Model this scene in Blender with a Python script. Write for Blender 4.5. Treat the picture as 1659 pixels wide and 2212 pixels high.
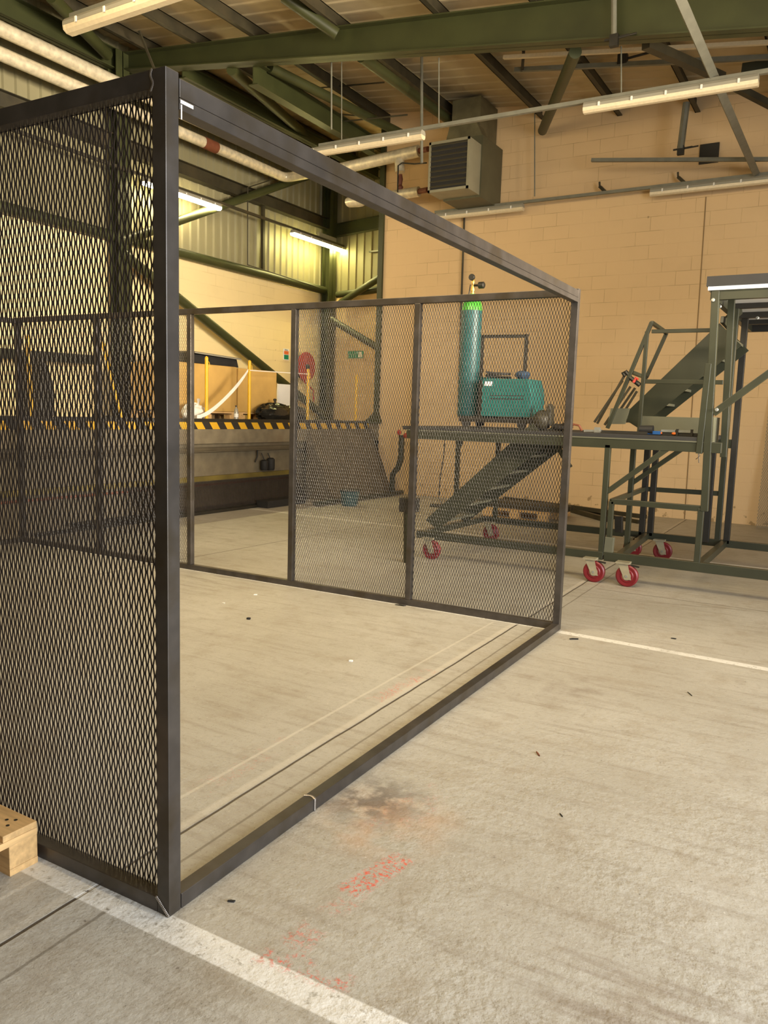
import bpy, math, random
import numpy as np
from mathutils import Vector, Matrix
random.seed(7)
for o in list(bpy.data.objects): bpy.data.objects.remove(o, do_unlink=True)
SC = bpy.context.scene
COL = SC.collection

# ------------------------------------------------------------------ camera
FPX, PITCH, ROLL, YAW, CAMH = 1697.08, 0.125156, 0.030105, 0.535848, 1.5
_c, _s = math.cos(YAW), math.sin(YAW)
FW = Vector((-_s*math.cos(PITCH), _c*math.cos(PITCH), -math.sin(PITCH)))
R0 = Vector((_c, _s, 0)); U0 = R0.cross(FW)
RT = R0*math.cos(ROLL) + U0*math.sin(ROLL)
UP = U0*math.cos(ROLL) - R0*math.sin(ROLL)
CAM = Vector((0, 0, CAMH))
cd = bpy.data.cameras.new('camera'); cam = bpy.data.objects.new('camera', cd); COL.objects.link(cam)
cd.sensor_fit = 'VERTICAL'; cd.sensor_height = 24.0; cd.lens = FPX/2212*24.0; cd.clip_start = .05
m = Matrix.Identity(4)
for i in range(3):
    m[i][0] = RT[i]; m[i][1] = UP[i]; m[i][2] = -FW[i]; m[i][3] = CAM[i]
cam.matrix_world = m
SC.camera = cam
# a reading of the photograph: pixel -> point on a real plane of the room
def _ray(u, v): return RT*(u-829.5) + UP*(1106-v) + FW*FPX
def PY(u, v, y): d = _ray(u, v); return CAM + d*(y/d.y)
def PX(u, v, x): d = _ray(u, v); return CAM + d*(x/d.x)
def PZ(u, v, z=0.): d = _ray(u, v); return CAM + d*((z-CAMH)/d.z)

# ------------------------------------------------------------------ light, exposure
SC.view_settings.view_transform = 'Standard'; SC.view_settings.look = 'None'
SC.view_settings.gamma = 1; SC.view_settings.use_curve_mapping = False
SC.view_settings.exposure = 0.0
W = bpy.data.worlds.new('world'); SC.world = W; W.use_nodes = True
W.node_tree.nodes['Background'].inputs[0].default_value = (1.0, .76, .46, 1)
W.node_tree.nodes['Background'].inputs[1].default_value = 0.22
def area(name, loc, target, sx, sy, power, color):
    l = bpy.data.lights.new(name, 'AREA'); l.shape = 'RECTANGLE'; l.size = sx; l.size_y = sy
    l.energy = power; l.color = color
    o = bpy.data.objects.new(name, l); COL.objects.link(o); o.location = loc
    o.rotation_euler = (Vector(target)-Vector(loc)).to_track_quat('-Z', 'Y').to_euler()
    return o
# daylight through the open roller door on the right, beside the camera
area('door_daylight', (4.3, 1.5, 2.1), (-1.5, 2.4, 0.4), 4.2, 3.8, 740, (.86, .92, 1.0))
# unseen fill light added on the right to brighten the left wall
_l = area('left_wall_fill', (4.7, 5.6, 2.8), (-10.6, 7.4, 4.3), 3.4, 2.2, 430, (1.0, .86, .66)); _l.data.spread = math.radians(60)
# warm fill added above the frame to brighten the back wall and floor
area('overhead_fill', (-2.6, 3.2, 4.75), (-2.8, 8.2, 0), 6.5, 1.4, 380, (1.0, .80, .50))

# ------------------------------------------------------------------ helpers
class MB:
    def __init__(s): s.v = []; s.f = []
    def add(s, vs, fs):
        b = len(s.v); s.v += [tuple(v) for v in vs]; s.f += [tuple(i+b for i in f) for f in fs]; return s
    def box(s, a, b):
        x0, y0, z0 = a; x1, y1, z1 = b
        return s.add([(x0,y0,z0),(x1,y0,z0),(x1,y1,z0),(x0,y1,z0),(x0,y0,z1),(x1,y0,z1),(x1,y1,z1),(x0,y1,z1)],
                     [(0,3,2,1),(4,5,6,7),(0,1,5,4),(1,2,6,5),(2,3,7,6),(3,0,4,7)])
    def bar(s, p, q, w=.05, h=None, up=(0,0,1)):
        p = Vector(p); q = Vector(q); h = h or w; d = (q-p).normalized(); up = Vector(up)
        if abs(d.dot(up)) > .95: up = Vector((0,1,0))
        a = d.cross(up).normalized()*w/2; b = a.cross(d).normalized()*h/2
        vs = [p-a-b, p+a-b, p+a+b, p-a+b, q-a-b, q+a-b, q+a+b, q-a+b]
        return s.add(vs, [(0,3,2,1),(4,5,6,7),(0,1,5,4),(1,2,6,5),(2,3,7,6),(3,0,4,7)])
    def tube(s, pts, r, n=12, cap=True):
        pts = [Vector(p) for p in pts]; rings = []; N = len(pts)
        rs = r if isinstance(r, (list, tuple)) else [r]*N
        prev = None
        for i, p in enumerate(pts):
            d = (pts[min(i+1,N-1)]-pts[max(i-1,0)]).normalized()
            if prev is None:
                a = d.orthogonal().normalized()
            else:
                a = (prev - d*prev.dot(d)).normalized()
            prev = a; b = d.cross(a)
            rings.append([p + (a*math.cos(t)+b*math.sin(t))*rs[i] for t in [2*math.pi*k/n for k in range(n)]])
        vs = [v for r_ in rings for v in r_]; fs = []
        for i in range(N-1):
            for k in range(n):
                fs.append((i*n+k, i*n+(k+1)%n, (i+1)*n+(k+1)%n, (i+1)*n+k))
        if cap: fs += [tuple(range(n-1,-1,-1)), tuple((N-1)*n+k for k in range(n))]
        return s.add(vs, fs)
    def lathe(s, c, prof, n=24, axis=(0,0,1)):
        c = Vector(c); ax = Vector(axis).normalized()
        return s.tube([c+ax*(z+1e-5*i) for i, (r, z) in enumerate(prof)], [max(r,1e-4) for r, z in prof], n)
    def ell(s, c, r, n=16, k=10, lump=0, seed=0):
        rg = random.Random(seed); c = Vector(c); vs = []; fs = []
        for i in range(k+1):
            th = math.pi*i/k
            for j in range(n):
                ph = 2*math.pi*j/n; q = 1+lump*(rg.random()-.5)
                vs.append(c+Vector((r[0]*math.sin(th)*math.cos(ph)*q, r[1]*math.sin(th)*math.sin(ph)*q, r[2]*math.cos(th)*q)))
        for i in range(k):
            for j in range(n): fs.append((i*n+j, (i+1)*n+j, (i+1)*n+(j+1)%n, i*n+(j+1)%n))
        return s.add(vs, fs)
    def prism(s, poly, ext):
        ext = Vector(ext); n = len(poly); a = [Vector(p) for p in poly]
        return s.add(a+[p+ext for p in a], [tuple(range(n-1,-1,-1)), tuple(range(n,2*n))]+[(i,(i+1)%n,n+(i+1)%n,n+i) for i in range(n)])
ORG = {}
def tag(o, label=None, cat=None, group=None, kind=None):
    if label: o['label'] = label
    if cat: o['category'] = cat
    if group: o['group'] = group
    if kind: o['kind'] = kind
    return o
def thing(name, loc, label, cat, group=None, rz=0):
    o = bpy.data.objects.new(name, None); COL.objects.link(o); o.location = loc; o.rotation_euler = (0,0,rz)
    o.empty_display_size = .1; ORG[o.name] = Vector(loc)
    return tag(o, label, cat, group)
def build(name, mb, mt, parent=None, smooth=False, local=False, bevel=0, label=None):
    me = bpy.data.meshes.new(name); v = np.array(mb.v, dtype=float)
    if parent is not None and not local: v = v - np.array(ORG[parent.name])
    if parent is None:
        lo = v.min(0); hi = v.max(0); c = np.array([(lo[0]+hi[0])/2, (lo[1]+hi[1])/2, lo[2]]); v = v - c
    me.from_pydata([tuple(x) for x in v], [], mb.f); me.update()
    o = bpy.data.objects.new(name, me); COL.objects.link(o); me.materials.append(mt)
    if parent is not None: o.parent = parent; ORG[o.name] = ORG[parent.name]
    else: o.location = c
    import bmesh
    bm = bmesh.new(); bm.from_mesh(me); bmesh.ops.recalc_face_normals(bm, faces=bm.faces); bm.to_mesh(me); bm.free()
    if smooth:
        for p in me.polygons: p.use_smooth = True
        try: me.set_sharp_from_angle(angle=math.radians(40))
        except Exception: pass
    if bevel:
        b = o.modifiers.new('bevel', 'BEVEL'); b.width = bevel; b.segments = 2; b.limit_method = 'ANGLE'
    if label: o['label'] = label
    return o
def structure(name, mb, mt, **k): return tag(build(name, mb, mt, **k), kind='structure')
def copy_tree(o, parent=None):
    c = o.copy(); COL.objects.link(c)
    if parent is not None: c.parent = parent
    for ch in list(o.children): copy_tree(ch, c)
    return c

# ------------------------------------------------------------------ materials
def ND(t, ty, **k):
    n = t.nodes.new(ty)
    for a, b in k.items(): setattr(n, a, b)
    return n
def mat(name, col, rough=.6, metal=0., var=.12, scale=6., bump=0., emit=None, es=0, spec=.5, stretch=(1,1,1), dirt=None, dscale=2.):
    M = bpy.data.materials.new(name); M.use_nodes = True; t = M.node_tree; b = t.nodes['Principled BSDF']
    b.inputs['Roughness'].default_value = rough; b.inputs['Metallic'].default_value = metal
    b.inputs['Specular IOR Level'].default_value = spec
    tc = ND(t, 'ShaderNodeTexCoord'); mp = ND(t, 'ShaderNodeMapping'); mp.inputs['Scale'].default_value = stretch
    geo = ND(t, 'ShaderNodeNewGeometry')
    t.links.new(geo.outputs['Position'], mp.inputs['Vector'])
    n = ND(t, 'ShaderNodeTexNoise'); n.inputs['Scale'].default_value = scale; n.inputs['Detail'].default_value = 5
    t.links.new(mp.outputs[0], n.inputs['Vector'])
    r = ND(t, 'ShaderNodeValToRGB')
    r.color_ramp.elements[0].position = .3; r.color_ramp.elements[1].position = .7
    r.color_ramp.elements[0].color = tuple(c*(1-var) for c in col)+(1,)
    r.color_ramp.elements[1].color = tuple(min(1, c*(1+var)) for c in col)+(1,)
    t.links.new(n.outputs['Fac'], r.inputs[0]); out = r.outputs[0]
    if dirt:
        n2 = ND(t, 'ShaderNodeTexNoise'); n2.inputs['Scale'].default_value = dscale; n2.inputs['Detail'].default_value = 8
        t.links.new(mp.outputs[0], n2.inputs['Vector'])
        r2 = ND(t, 'ShaderNodeValToRGB'); r2.color_ramp.elements[0].position = .52; r2.color_ramp.elements[1].position = .72
        t.links.new(n2.outputs['Fac'], r2.inputs[0])
        mx = ND(t, 'ShaderNodeMix', data_type='RGBA'); t.links.new(r2.outputs[0], mx.inputs[0])
        t.links.new(out, mx.inputs[6]); mx.inputs[7].default_value = tuple(dirt)+(1,); out = mx.outputs[2]
    t.links.new(out, b.inputs['Base Color'])
    if bump:
        bp = ND(t, 'ShaderNodeBump'); bp.inputs['Strength'].default_value = bump; bp.inputs['Distance'].default_value = .01
        t.links.new(n.outputs['Fac'], bp.inputs['Height']); t.links.new(bp.outputs[0], b.inputs['Normal'])
    if emit:
        b.inputs['Emission Color'].default_value = tuple(emit)+(1,); b.inputs['Emission Strength'].default_value = es
    return M
M = {}
M['cage'] = mat('mill_scale_steel', (.080,.070,.061), .36, .55, .25, 9, .15, dirt=(.060,.046,.028), dscale=5)
M['mesh'] = mat('expanded_steel', (.040,.032,.028), .36, .45, .2, 12)
M['sheared'] = mat('sheared_bright_steel', (.15,.14,.125), .35, .3, .1, 12)
M['green'] = mat('green_painted_steel', (.036,.040,.012), .45, 0, .15, 3)
M['purlin'] = mat('weathered_purlin', (.036,.030,.015), .55, .1, .3, 5, dirt=(.055,.042,.020))
M['olive'] = mat('olive_grey_paint', (.028,.030,.017), .38, 0, .12, 5)
M['olive_light'] = mat('olive_grey_panel', (.10,.10,.068), .42, 0, .08, 5)
M['black'] = mat('black_steel', (.014,.012,.008), .5, 0, .3, 8)
M['rubber'] = mat('black_rubber', (.014,.013,.012), .7, 0, .2, 8)
M['zinc'] = mat('galvanised_steel', (.40,.41,.38), .38, .7, .12, 18)
M['zinc_paint'] = mat('galvanised_tray', (.17,.165,.125), .5, .2, .12, 9)
M['foil'] = mat('foil_lagging', (.72,.64,.46), .32, .35, .2, 12, .5)
M['cladding'] = mat('cream_cladding', (.24,.215,.12), .5, 0, .08, 1.2)
M['roof'] = mat('cream_roof_liner', (.50,.40,.235), .55, 0, .10, 2.0, dirt=(.33,.24,.12), dscale=1.2)
M['red'] = mat('red_polyurethane', (.16,.008,.012), .42, 0, .15, 12)
M['redp'] = mat('red_paint', (.42,.035,.022), .45, 0, .1, 9)
M['yellow'] = mat('yellow_paint', (.70,.41,.012), .45, 0, .06, 9)
M['card'] = mat('brown_cardboard', (.54,.33,.09), .75, 0, .08, 4)
M['wood'] = mat('pine_wood', (.60,.38,.16), .65, 0, .22, 5, .2, stretch=(1,9,9))
M['wood_y'] = mat('pine_wood_end', (.66,.42,.18), .65, 0, .22, 5, .2, stretch=(9,1,9))
M['white'] = mat('white_plastic', (.72,.69,.62), .4, 0, .04, 5)
M['lampwhite'] = mat('grey_white_lamp_body', (.27,.25,.19), .4, 0, .04, 5)
M['diffuser'] = mat('prismatic_diffuser', (.60,.50,.33), .3, 0, .06, 30)
M['panelwhite'] = mat('white_board', (.86,.86,.84), .4, 0, .03, 5)
M['bag'] = mat('black_polythene', (.016,.015,.012), .22, 0, .3, 14, .6)
M['whitebag'] = mat('white_polythene', (.75,.70,.62), .35, 0, .08, 14, .5)
M['teal'] = mat('teal_paint', (.006,.12,.108), .45, 0, .1, 6)
M['teal_dark'] = mat('dark_teal_paint', (.010,.085,.085), .42, 0, .15, 6)
M['cylgreen'] = mat('bright_green_paint', (.06,.36,.03), .3, 0, .12, 9)
M['brass'] = mat('brass', (.65,.42,.12), .3, .8, .1, 9)
M['blue'] = mat('blue_plastic', (.02,.10,.30), .4, 0, .1, 9)
M['orange'] = mat('orange_plastic', (.70,.16,.02), .4, 0, .1, 9)
M['signgreen'] = mat('sign_green', (.01,.23,.12), .5, 0, .03, 9)
M['signorange'] = mat('sign_orange', (.75,.16,.04), .5, 0, .03, 9)
M['heater'] = mat('grey_green_sheet_steel', (.08,.075,.04), .5, .15, .12, 3)
M['louvre'] = mat('dark_louvre', (.07,.06,.035), .5, .1, .1, 3)
M['heaterframe'] = mat('pale_grey_sheet_steel', (.25,.23,.15), .5, .1, .1, 3)
M['duct'] = mat('galvanised_duct', (.12,.105,.055), .5, .3, .25, 5)
M['fork'] = mat('dull_zinc', (.34,.30,.20), .45, .3, .15, 12)
M['rust'] = mat('rusty_red_fitting', (.17,.05,.022), .6, 0, .2, 9)
M['lit'] = mat('lit_tube', (1,1,1), .4, 0, 0, 5, emit=(1.0,.84,.46), es=100)
M['lit2'] = mat('lit_tube_yellow', (1,1,1), .4, 0, 0, 5, emit=(1.0,.88,.34), es=85)
M['conc'] = mat('dock_concrete', (.165,.135,.085), .8, 0, .22, 5, .3, dirt=(.16,.12,.07), dscale=1.5)
M['concd'] = mat('dock_lower_concrete', (.10,.078,.045), .85, 0, .25, 3, .3, dirt=(.10,.075,.04), dscale=1.2)
M['tape'] = mat('white_tape', (.80,.74,.66), .5, 0, .06, 9)
M['clear'] = mat('clear_bottle_plastic', (.55,.52,.42), .12, 0, .05, 9)
M['clear'].node_tree.nodes['Principled BSDF'].inputs['Transmission Weight'].default_value = .6
M['glasspanel'] = mat('black_gloss_lid', (.03,.028,.022), .12, 0, .2, 4)

def block_mat(name, col, mortar, w=.43, h=.21, axis='x'):
    Mt = bpy.data.materials.new(name); Mt.use_nodes = True; t = Mt.node_tree; b = t.nodes['Principled BSDF']; L = t.links.new
    g = ND(t, 'ShaderNodeNewGeometry'); sx = ND(t, 'ShaderNodeSeparateXYZ'); L(g.outputs['Position'], sx.inputs[0])
    cx = ND(t, 'ShaderNodeCombineXYZ'); L(sx.outputs['X' if axis == 'x' else 'Y'], cx.inputs[0]); L(sx.outputs['Z'], cx.inputs[1])
    br = ND(t, 'ShaderNodeTexBrick'); br.offset = .5; br.inputs['Scale'].default_value = 1
    br.inputs['Brick Width'].default_value = w; br.inputs['Row Height'].default_value = h
    br.inputs['Mortar Size'].default_value = .0045; br.inputs['Mortar Smooth'].default_value = .4
    br.inputs['Color1'].default_value = tuple(col)+(1,); br.inputs['Color2'].default_value = tuple(c*.955 for c in col)+(1,)
    br.inputs['Mortar'].default_value = tuple(mortar)+(1,)
    L(cx.outputs[0], br.inputs['Vector'])
    n = ND(t, 'ShaderNodeTexNoise'); n.inputs['Scale'].default_value = 1.6; n.inputs['Detail'].default_value = 7; L(g.outputs['Position'], n.inputs['Vector'])
    # paint bridges most joints: the mortar line shows only in places
    r = ND(t, 'ShaderNodeValToRGB'); r.color_ramp.elements[0].position = .46; r.color_ramp.elements[1].position = .62; L(n.outputs['Fac'], r.inputs[0])
    mx = ND(t, 'ShaderNodeMix', data_type='RGBA'); L(r.outputs[0], mx.inputs[0]); mx.inputs[6].default_value = tuple(col)+(1,); L(br.outputs['Color'], mx.inputs[7])
    # scuffs and flaking near the floor
    n3 = ND(t, 'ShaderNodeTexNoise'); n3.inputs['Scale'].default_value = 7; n3.inputs['Detail'].default_value = 9; L(g.outputs['Position'], n3.inputs['Vector'])
    mr = ND(t, 'ShaderNodeMapRange'); mr.inputs['From Min'].default_value = 0; mr.inputs['From Max'].default_value = .55
    mr.inputs['To Min'].default_value = .17; mr.inputs['To Max'].default_value = 0; L(sx.outputs['Z'], mr.inputs[0])
    ad = ND(t, 'ShaderNodeMath', operation='ADD'); L(n3.outputs['Fac'], ad.inputs[0]); L(mr.outputs[0], ad.inputs[1])
    r3 = ND(t, 'ShaderNodeValToRGB'); r3.color_ramp.elements[0].position = .73; r3.color_ramp.elements[1].position = .77; L(ad.outputs[0], r3.inputs[0])
    m3 = ND(t, 'ShaderNodeMix', data_type='RGBA'); L(r3.outputs[0], m3.inputs[0]); L(mx.outputs[2], m3.inputs[6]); m3.inputs[7].default_value = (.36,.24,.11,1)
    L(m3.outputs[2], b.inputs['Base Color']); b.inputs['Roughness'].default_value = .62
    bp = ND(t, 'ShaderNodeBump'); bp.inputs['Strength'].default_value = .5; bp.inputs['Distance'].default_value = .004; bp.invert = True
    L(br.outputs['Fac'], bp.inputs['Height']); L(bp.outputs[0], b.inputs['Normal'])
    return Mt
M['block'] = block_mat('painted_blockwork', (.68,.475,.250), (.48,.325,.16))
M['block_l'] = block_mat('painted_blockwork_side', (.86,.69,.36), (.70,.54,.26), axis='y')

# floor: concrete with joints, painted lines and stains
CR = 0.0203
def floor_mat():
    Mt = bpy.data.materials.new('floor_concrete'); Mt.use_nodes = True; t = Mt.node_tree; b = t.nodes['Principled BSDF']; L = t.links.new
    g = ND(t, 'ShaderNodeNewGeometry'); mp = ND(t, 'ShaderNodeMapping'); mp.inputs['Rotation'].default_value = (0,0,-CR)
    L(g.outputs['Position'], mp.inputs[0]); P = mp.outputs[0]
    sp = ND(t, 'ShaderNodeSeparateXYZ'); L(P, sp.inputs[0])
    def math_(op, a, b_=None, c_=None, clamp=False):
        n = ND(t, 'ShaderNodeMath', operation=op); n.use_clamp = clamp
        for i, x in enumerate((a, b_, c_)):
            if x is None: continue
            if isinstance(x, (int, float)): n.inputs[i].default_value = x
            else: L(x, n.inputs[i])
        return n.outputs[0]
    def noise(scale, detail=6, stretch=None, rough=.55):
        n = ND(t, 'ShaderNodeTexNoise'); n.inputs['Scale'].default_value = scale; n.inputs['Detail'].default_value = detail; n.inputs['Roughness'].default_value = rough
        if stretch:
            q = ND(t, 'ShaderNodeMapping'); q.inputs['Scale'].default_value = stretch; L(P, q.inputs[0]); L(q.outputs[0], n.inputs['Vector'])
        else: L(P, n.inputs['Vector'])
        return n.outputs['Fac']
    def ramp(x, a, b_, inv=False):
        r = ND(t, 'ShaderNodeMapRange'); r.clamp = True; L(x, r.inputs[0]); r.inputs[1].default_value = a; r.inputs[2].default_value = b_
        if inv: r.inputs[3].default_value = 1; r.inputs[4].default_value = 0
        return r.outputs[0]
    def mix(f, a, b_, blend='MIX'):
        n = ND(t, 'ShaderNodeMix', data_type='RGBA'); n.blend_type = blend
        L(f, n.inputs[0]) if not isinstance(f, float) else None
        if isinstance(f, float): n.inputs[0].default_value = f
        for i, x in ((6, a), (7, b_)):
            if isinstance(x, tuple): n.inputs[i].default_value = x+(1,)
            else: L(x, n.inputs[i])
        return n.outputs[2]
    def seg(x0, y0, x1, y1, hw, soft=.01, wob=0.):
        # mask of a strip between two floor points
        dx, dy = x1-x0, y1-y0; Ln = math.hypot(dx, dy); dx /= Ln; dy /= Ln
        px = math_('SUBTRACT', sp.outputs[0], x0); py = math_('SUBTRACT', sp.outputs[1], y0)
        al = math_('ADD', math_('MULTIPLY', px, dx), math_('MULTIPLY', py, dy))
        ac = math_('ADD', math_('MULTIPLY', px, -dy), math_('MULTIPLY', py, dx))
        if wob: ac = math_('ADD', ac, math_('MULTIPLY', math_('SUBTRACT', noise(3.0, 2), .5), wob))
        m1 = ramp(math_('ABSOLUTE', ac), hw, hw+soft, True)
        m2 = ramp(math_('ABSOLUTE', math_('SUBTRACT', al, Ln/2)), Ln/2, Ln/2+.03, True)
        return math_('MULTIPLY', m1, m2)
    def blob(x, y, r, soft):
        px = math_('SUBTRACT', sp.outputs[0], x); py = math_('SUBTRACT', sp.outputs[1], y)
        d = math_('SQRT', math_('ADD', math_('MULTIPLY', px, px), math_('MULTIPLY', py, py)))
        return ramp(d, r, r+soft, True)
    big = noise(.7, 4); mid = noise(5, 8); fine = noise(55, 4); streak = noise(4, 9, (.45, 4.2, 1), .68); blot = noise(1.9, 9, None, .7)
    c = mix(ramp(big, .35, .65), (.355,.328,.270), (.44,.415,.355))
    c = mix(math_('MULTIPLY', ramp(streak, .50, .66), .38), c, (.22,.18,.13))
    c = mix(math_('MULTIPLY', ramp(mid, .52, .70), .40), c, (.27,.22,.15))
    c = mix(math_('MULTIPLY', ramp(blot, .60, .70), .35), c, (.20,.155,.10))
    c = mix(math_('MULTIPLY', ramp(fine, .60, .66), .28), c, (.20,.165,.11))
    c = mix(math_('MULTIPLY', ramp(fine, .30, .38, True), .18), c, (.66,.61,.50))
    speck = noise(140, 2)
    c = mix(math_('MULTIPLY', ramp(speck, .66, .71), .6), c, (.10,.08,.06))
    spk2 = noise(38, 3, None, .6); c = mix(math_('MULTIPLY', ramp(spk2, .71, .74), .65), c, (.08,.065,.05))
    c = mix(math_('MULTIPLY', ramp(noise(75, 3), .68, .73), .5), c, (.68,.65,.58))
    c = mix(math_('MULTIPLY', ramp(noise(19, 8, None, .75), .52, .62), .22), c, (.22,.18,.13))
    # joints
    j = seg(-1.895, -4, -1.88, 14, .0035, .004, .016)
    c = mix(math_('MULTIPLY', seg(-1.925, -4, -1.91, 14, .010, .015), .35), c, (.62,.57,.47))
    c = mix(j, c, (.07,.055,.04))
    j2 = math_('MULTIPLY', seg(-1.76, -2, -1.77, 9, .0035, .004, .014), .55); c = mix(j2, c, (.10,.08,.05))
    j3 = math_('MULTIPLY', seg(-1.70, 6.94, 3, 6.96, .006, .006, .02), .6); c = mix(j3, c, (.10,.08,.05))
    j4 = math_('MULTIPLY', seg(-5.6, 4.4, -5.1, 12.8, .007, .006, .02), .7); c = mix(j4, c, (.08,.06,.04))
    j5 = math_('MULTIPLY', seg(-1.9, 6.5, 2, 7.6, .004, .004, .03), .4); c = mix(j5, c, (.10,.08,.05))
    c = mix(math_('MULTIPLY', seg(-2.08, 1.0, -2.06, 5.3, .005, .006, .01), .35), c, (.66,.62,.52))
    # painted bay lines, worn
    wear = ramp(noise(34, 6, None, .7), .64, .55); wear2 = ramp(blot, .66, .56)
    w = math_('MULTIPLY', wear, math_('ADD', math_('MULTIPLY', wear2, .6), .4))
    for (a, b_, x, y, hw) in ((-9, 1.53, 6, 1.56, .044), (-1.56, 5.345, 4, 5.06, .034), (-7.5, 5.415, -1.70, 5.415, .060), (-7.6, 9.3, 4, 8.86, .04)):
        c = mix(math_('MULTIPLY', math_('MULTIPLY', seg(a, b_, x, y, hw, .006), w), .88), c, (.70,.68,.62))
    # chalk-red marks
    rn = ramp(noise(60, 5, None, .75), .50, .58); rn2 = ramp(noise(9, 4), .45, .62)
    for q in ((-1.15, 2.22, -1.20, 1.98, .035, .9), (-1.19, 1.98, -1.20, 1.60, .04, .5), (-1.98, 3.45, -1.95, 4.05, .035, .65), (-1.30, 2.35, -1.25, 2.75, .07, .30), (-1.0, 1.63, -1.26, 1.60, .03, .8), (-2.05, 2.2, -2.05, 2.8, .05, .25)):
        k = math_('MULTIPLY', math_('MULTIPLY', seg(*q[:5], .02), rn), q[5])
        if q[5] < .9: k = math_('MULTIPLY', k, rn2)
        c = mix(k, c, (.62,.09,.05))
    c = mix(math_('MULTIPLY', blob(-1.33, 2.42, .10, .22), math_('MULTIPLY', ramp(mid, .40, .62), .35)), c, (.60,.30,.13))
    # oil stains
    c = mix(math_('MULTIPLY', blob(-1.44, 2.52, .06, .20), math_('MULTIPLY', ramp(noise(11, 6), .40, .54), .72)), c, (.085,.07,.06))
    c = mix(math_('MULTIPLY', blob(-1.20, 4.2, .05, .35), math_('MULTIPLY', ramp(mid, .42, .62), .45)), c, (.16,.12,.09))
    c = mix(math_('MULTIPLY', blob(-.30, 1.95, .05, .40), math_('MULTIPLY', ramp(streak, .45, .60), .45)), c, (.20,.15,.11))
    c = mix(math_('MULTIPLY', blob(-4.6, 5.1, .1, .45), math_('MULTIPLY', ramp(streak, .42, .60), .4)), c, (.15,.12,.08))
    L(c, b.inputs['Base Color'])
    rr = ND(t, 'ShaderNodeMapRange'); L(mid, rr.inputs[0]); rr.inputs[3].default_value = .42; rr.inputs[4].default_value = .72; L(rr.outputs[0], b.inputs['Roughness'])
    rough_ = math_('MULTIPLY', blob(-.4, 2.2, .6, 1.6), math_('ADD', ramp(noise(2.2,3), .35, .6), .25))
    hgt = math_('ADD', math_('MULTIPLY', noise(60, 5, None, .65), .5), math_('MULTIPLY', noise(26, 3), math_('ADD', math_('MULTIPLY', rough_, 1.5), .35)))
    hgt = math_('SUBTRACT', hgt, math_('MULTIPLY', j, 1.2))
    bp = ND(t, 'ShaderNodeBump'); bp.inputs['Strength'].default_value = .55; bp.inputs['Distance'].default_value = .008
    L(hgt, bp.inputs['Height']); L(bp.outputs[0], b.inputs['Normal'])
    return Mt
M['floor'] = floor_mat()

def hazard_mat():
    Mt = bpy.data.materials.new('hazard_stripes'); Mt.use_nodes = True; t = Mt.node_tree; b = t.nodes['Principled BSDF']; L = t.links.new
    g = ND(t, 'ShaderNodeNewGeometry'); sp = ND(t, 'ShaderNodeSeparateXYZ'); L(g.outputs['Position'], sp.inputs[0])
    a = ND(t, 'ShaderNodeMath', operation='MULTIPLY_ADD'); L(sp.outputs[2], a.inputs[0]); a.inputs[1].default_value = .75; L(sp.outputs[1], a.inputs[2])
    d = ND(t, 'ShaderNodeMath', operation='DIVIDE'); L(a.outputs[0], d.inputs[0]); d.inputs[1].default_value = .305
    f = ND(t, 'ShaderNodeMath', operation='FRACT'); L(d.outputs[0], f.inputs[0])
    h = ND(t, 'ShaderNodeMath', operation='GREATER_THAN'); L(f.outputs[0], h.inputs[0]); h.inputs[1].default_value = .5
    mx = ND(t, 'ShaderNodeMix', data_type='RGBA'); L(h.outputs[0], mx.inputs[0]); mx.inputs[6].default_value = (.60,.33,.012,1); mx.inputs[7].default_value = (.016,.013,.010,1)
    L(mx.outputs[2], b.inputs['Base Color']); b.inputs['Roughness'].default_value = .6
    return Mt
M['hazard'] = hazard_mat()

# ------------------------------------------------------------------ the setting
XL = -10.6; YB = 12.85; YR = 15.0; XP = -7.80; XR = 5.5; YN = -7.0
def zroof(x): return 6.61 - .115*(x+5.59)
structure('floor', MB().box((XL, YN, -.15), (XR, YR+.2, 0)), M['floor'])
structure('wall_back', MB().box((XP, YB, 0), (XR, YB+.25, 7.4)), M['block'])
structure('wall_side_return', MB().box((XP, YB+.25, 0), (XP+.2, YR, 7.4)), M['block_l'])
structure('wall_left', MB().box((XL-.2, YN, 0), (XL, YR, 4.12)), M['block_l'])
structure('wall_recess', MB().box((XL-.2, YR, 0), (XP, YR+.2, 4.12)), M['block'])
# ribbed cladding above the blockwork (trapezoid ribs)
def ribs(p0, p1, nrm, z0, z1, pitch=.20, d=.03):
    mb = MB(); p0 = Vector(p0); p1 = Vector(p1); L_ = (p1-p0).length; u = (p1-p0)/L_; n = Vector(nrm); prof = []
    s = 0
    while s < L_:
        for a, k in ((0,0), (.62,0), (.72,1), (.90,1)):
            if s+a*pitch <= L_: prof.append((s+a*pitch, k*d))
        s += pitch
    pts = [p0+u*a+n*k for a, k in prof]
    vs = [(p.x,p.y,z0) for p in pts]+[(p.x,p.y,z1) for p in pts]; N = len(pts)
    return mb.add(vs, [(i,i+1,N+i+1,N+i) for i in range(N-1)])
structure('wall_left_cladding', ribs((XL-.02, YN, 0), (XL-.02, YR, 0), (1,0,0), 4.12, 7.3), M['cladding'])
structure('wall_recess_cladding', ribs((XL, YR+.02, 0), (XP+.1, YR+.02, 0), (0,-1,0), 4.12, 7.3), M['cladding'])
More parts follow.
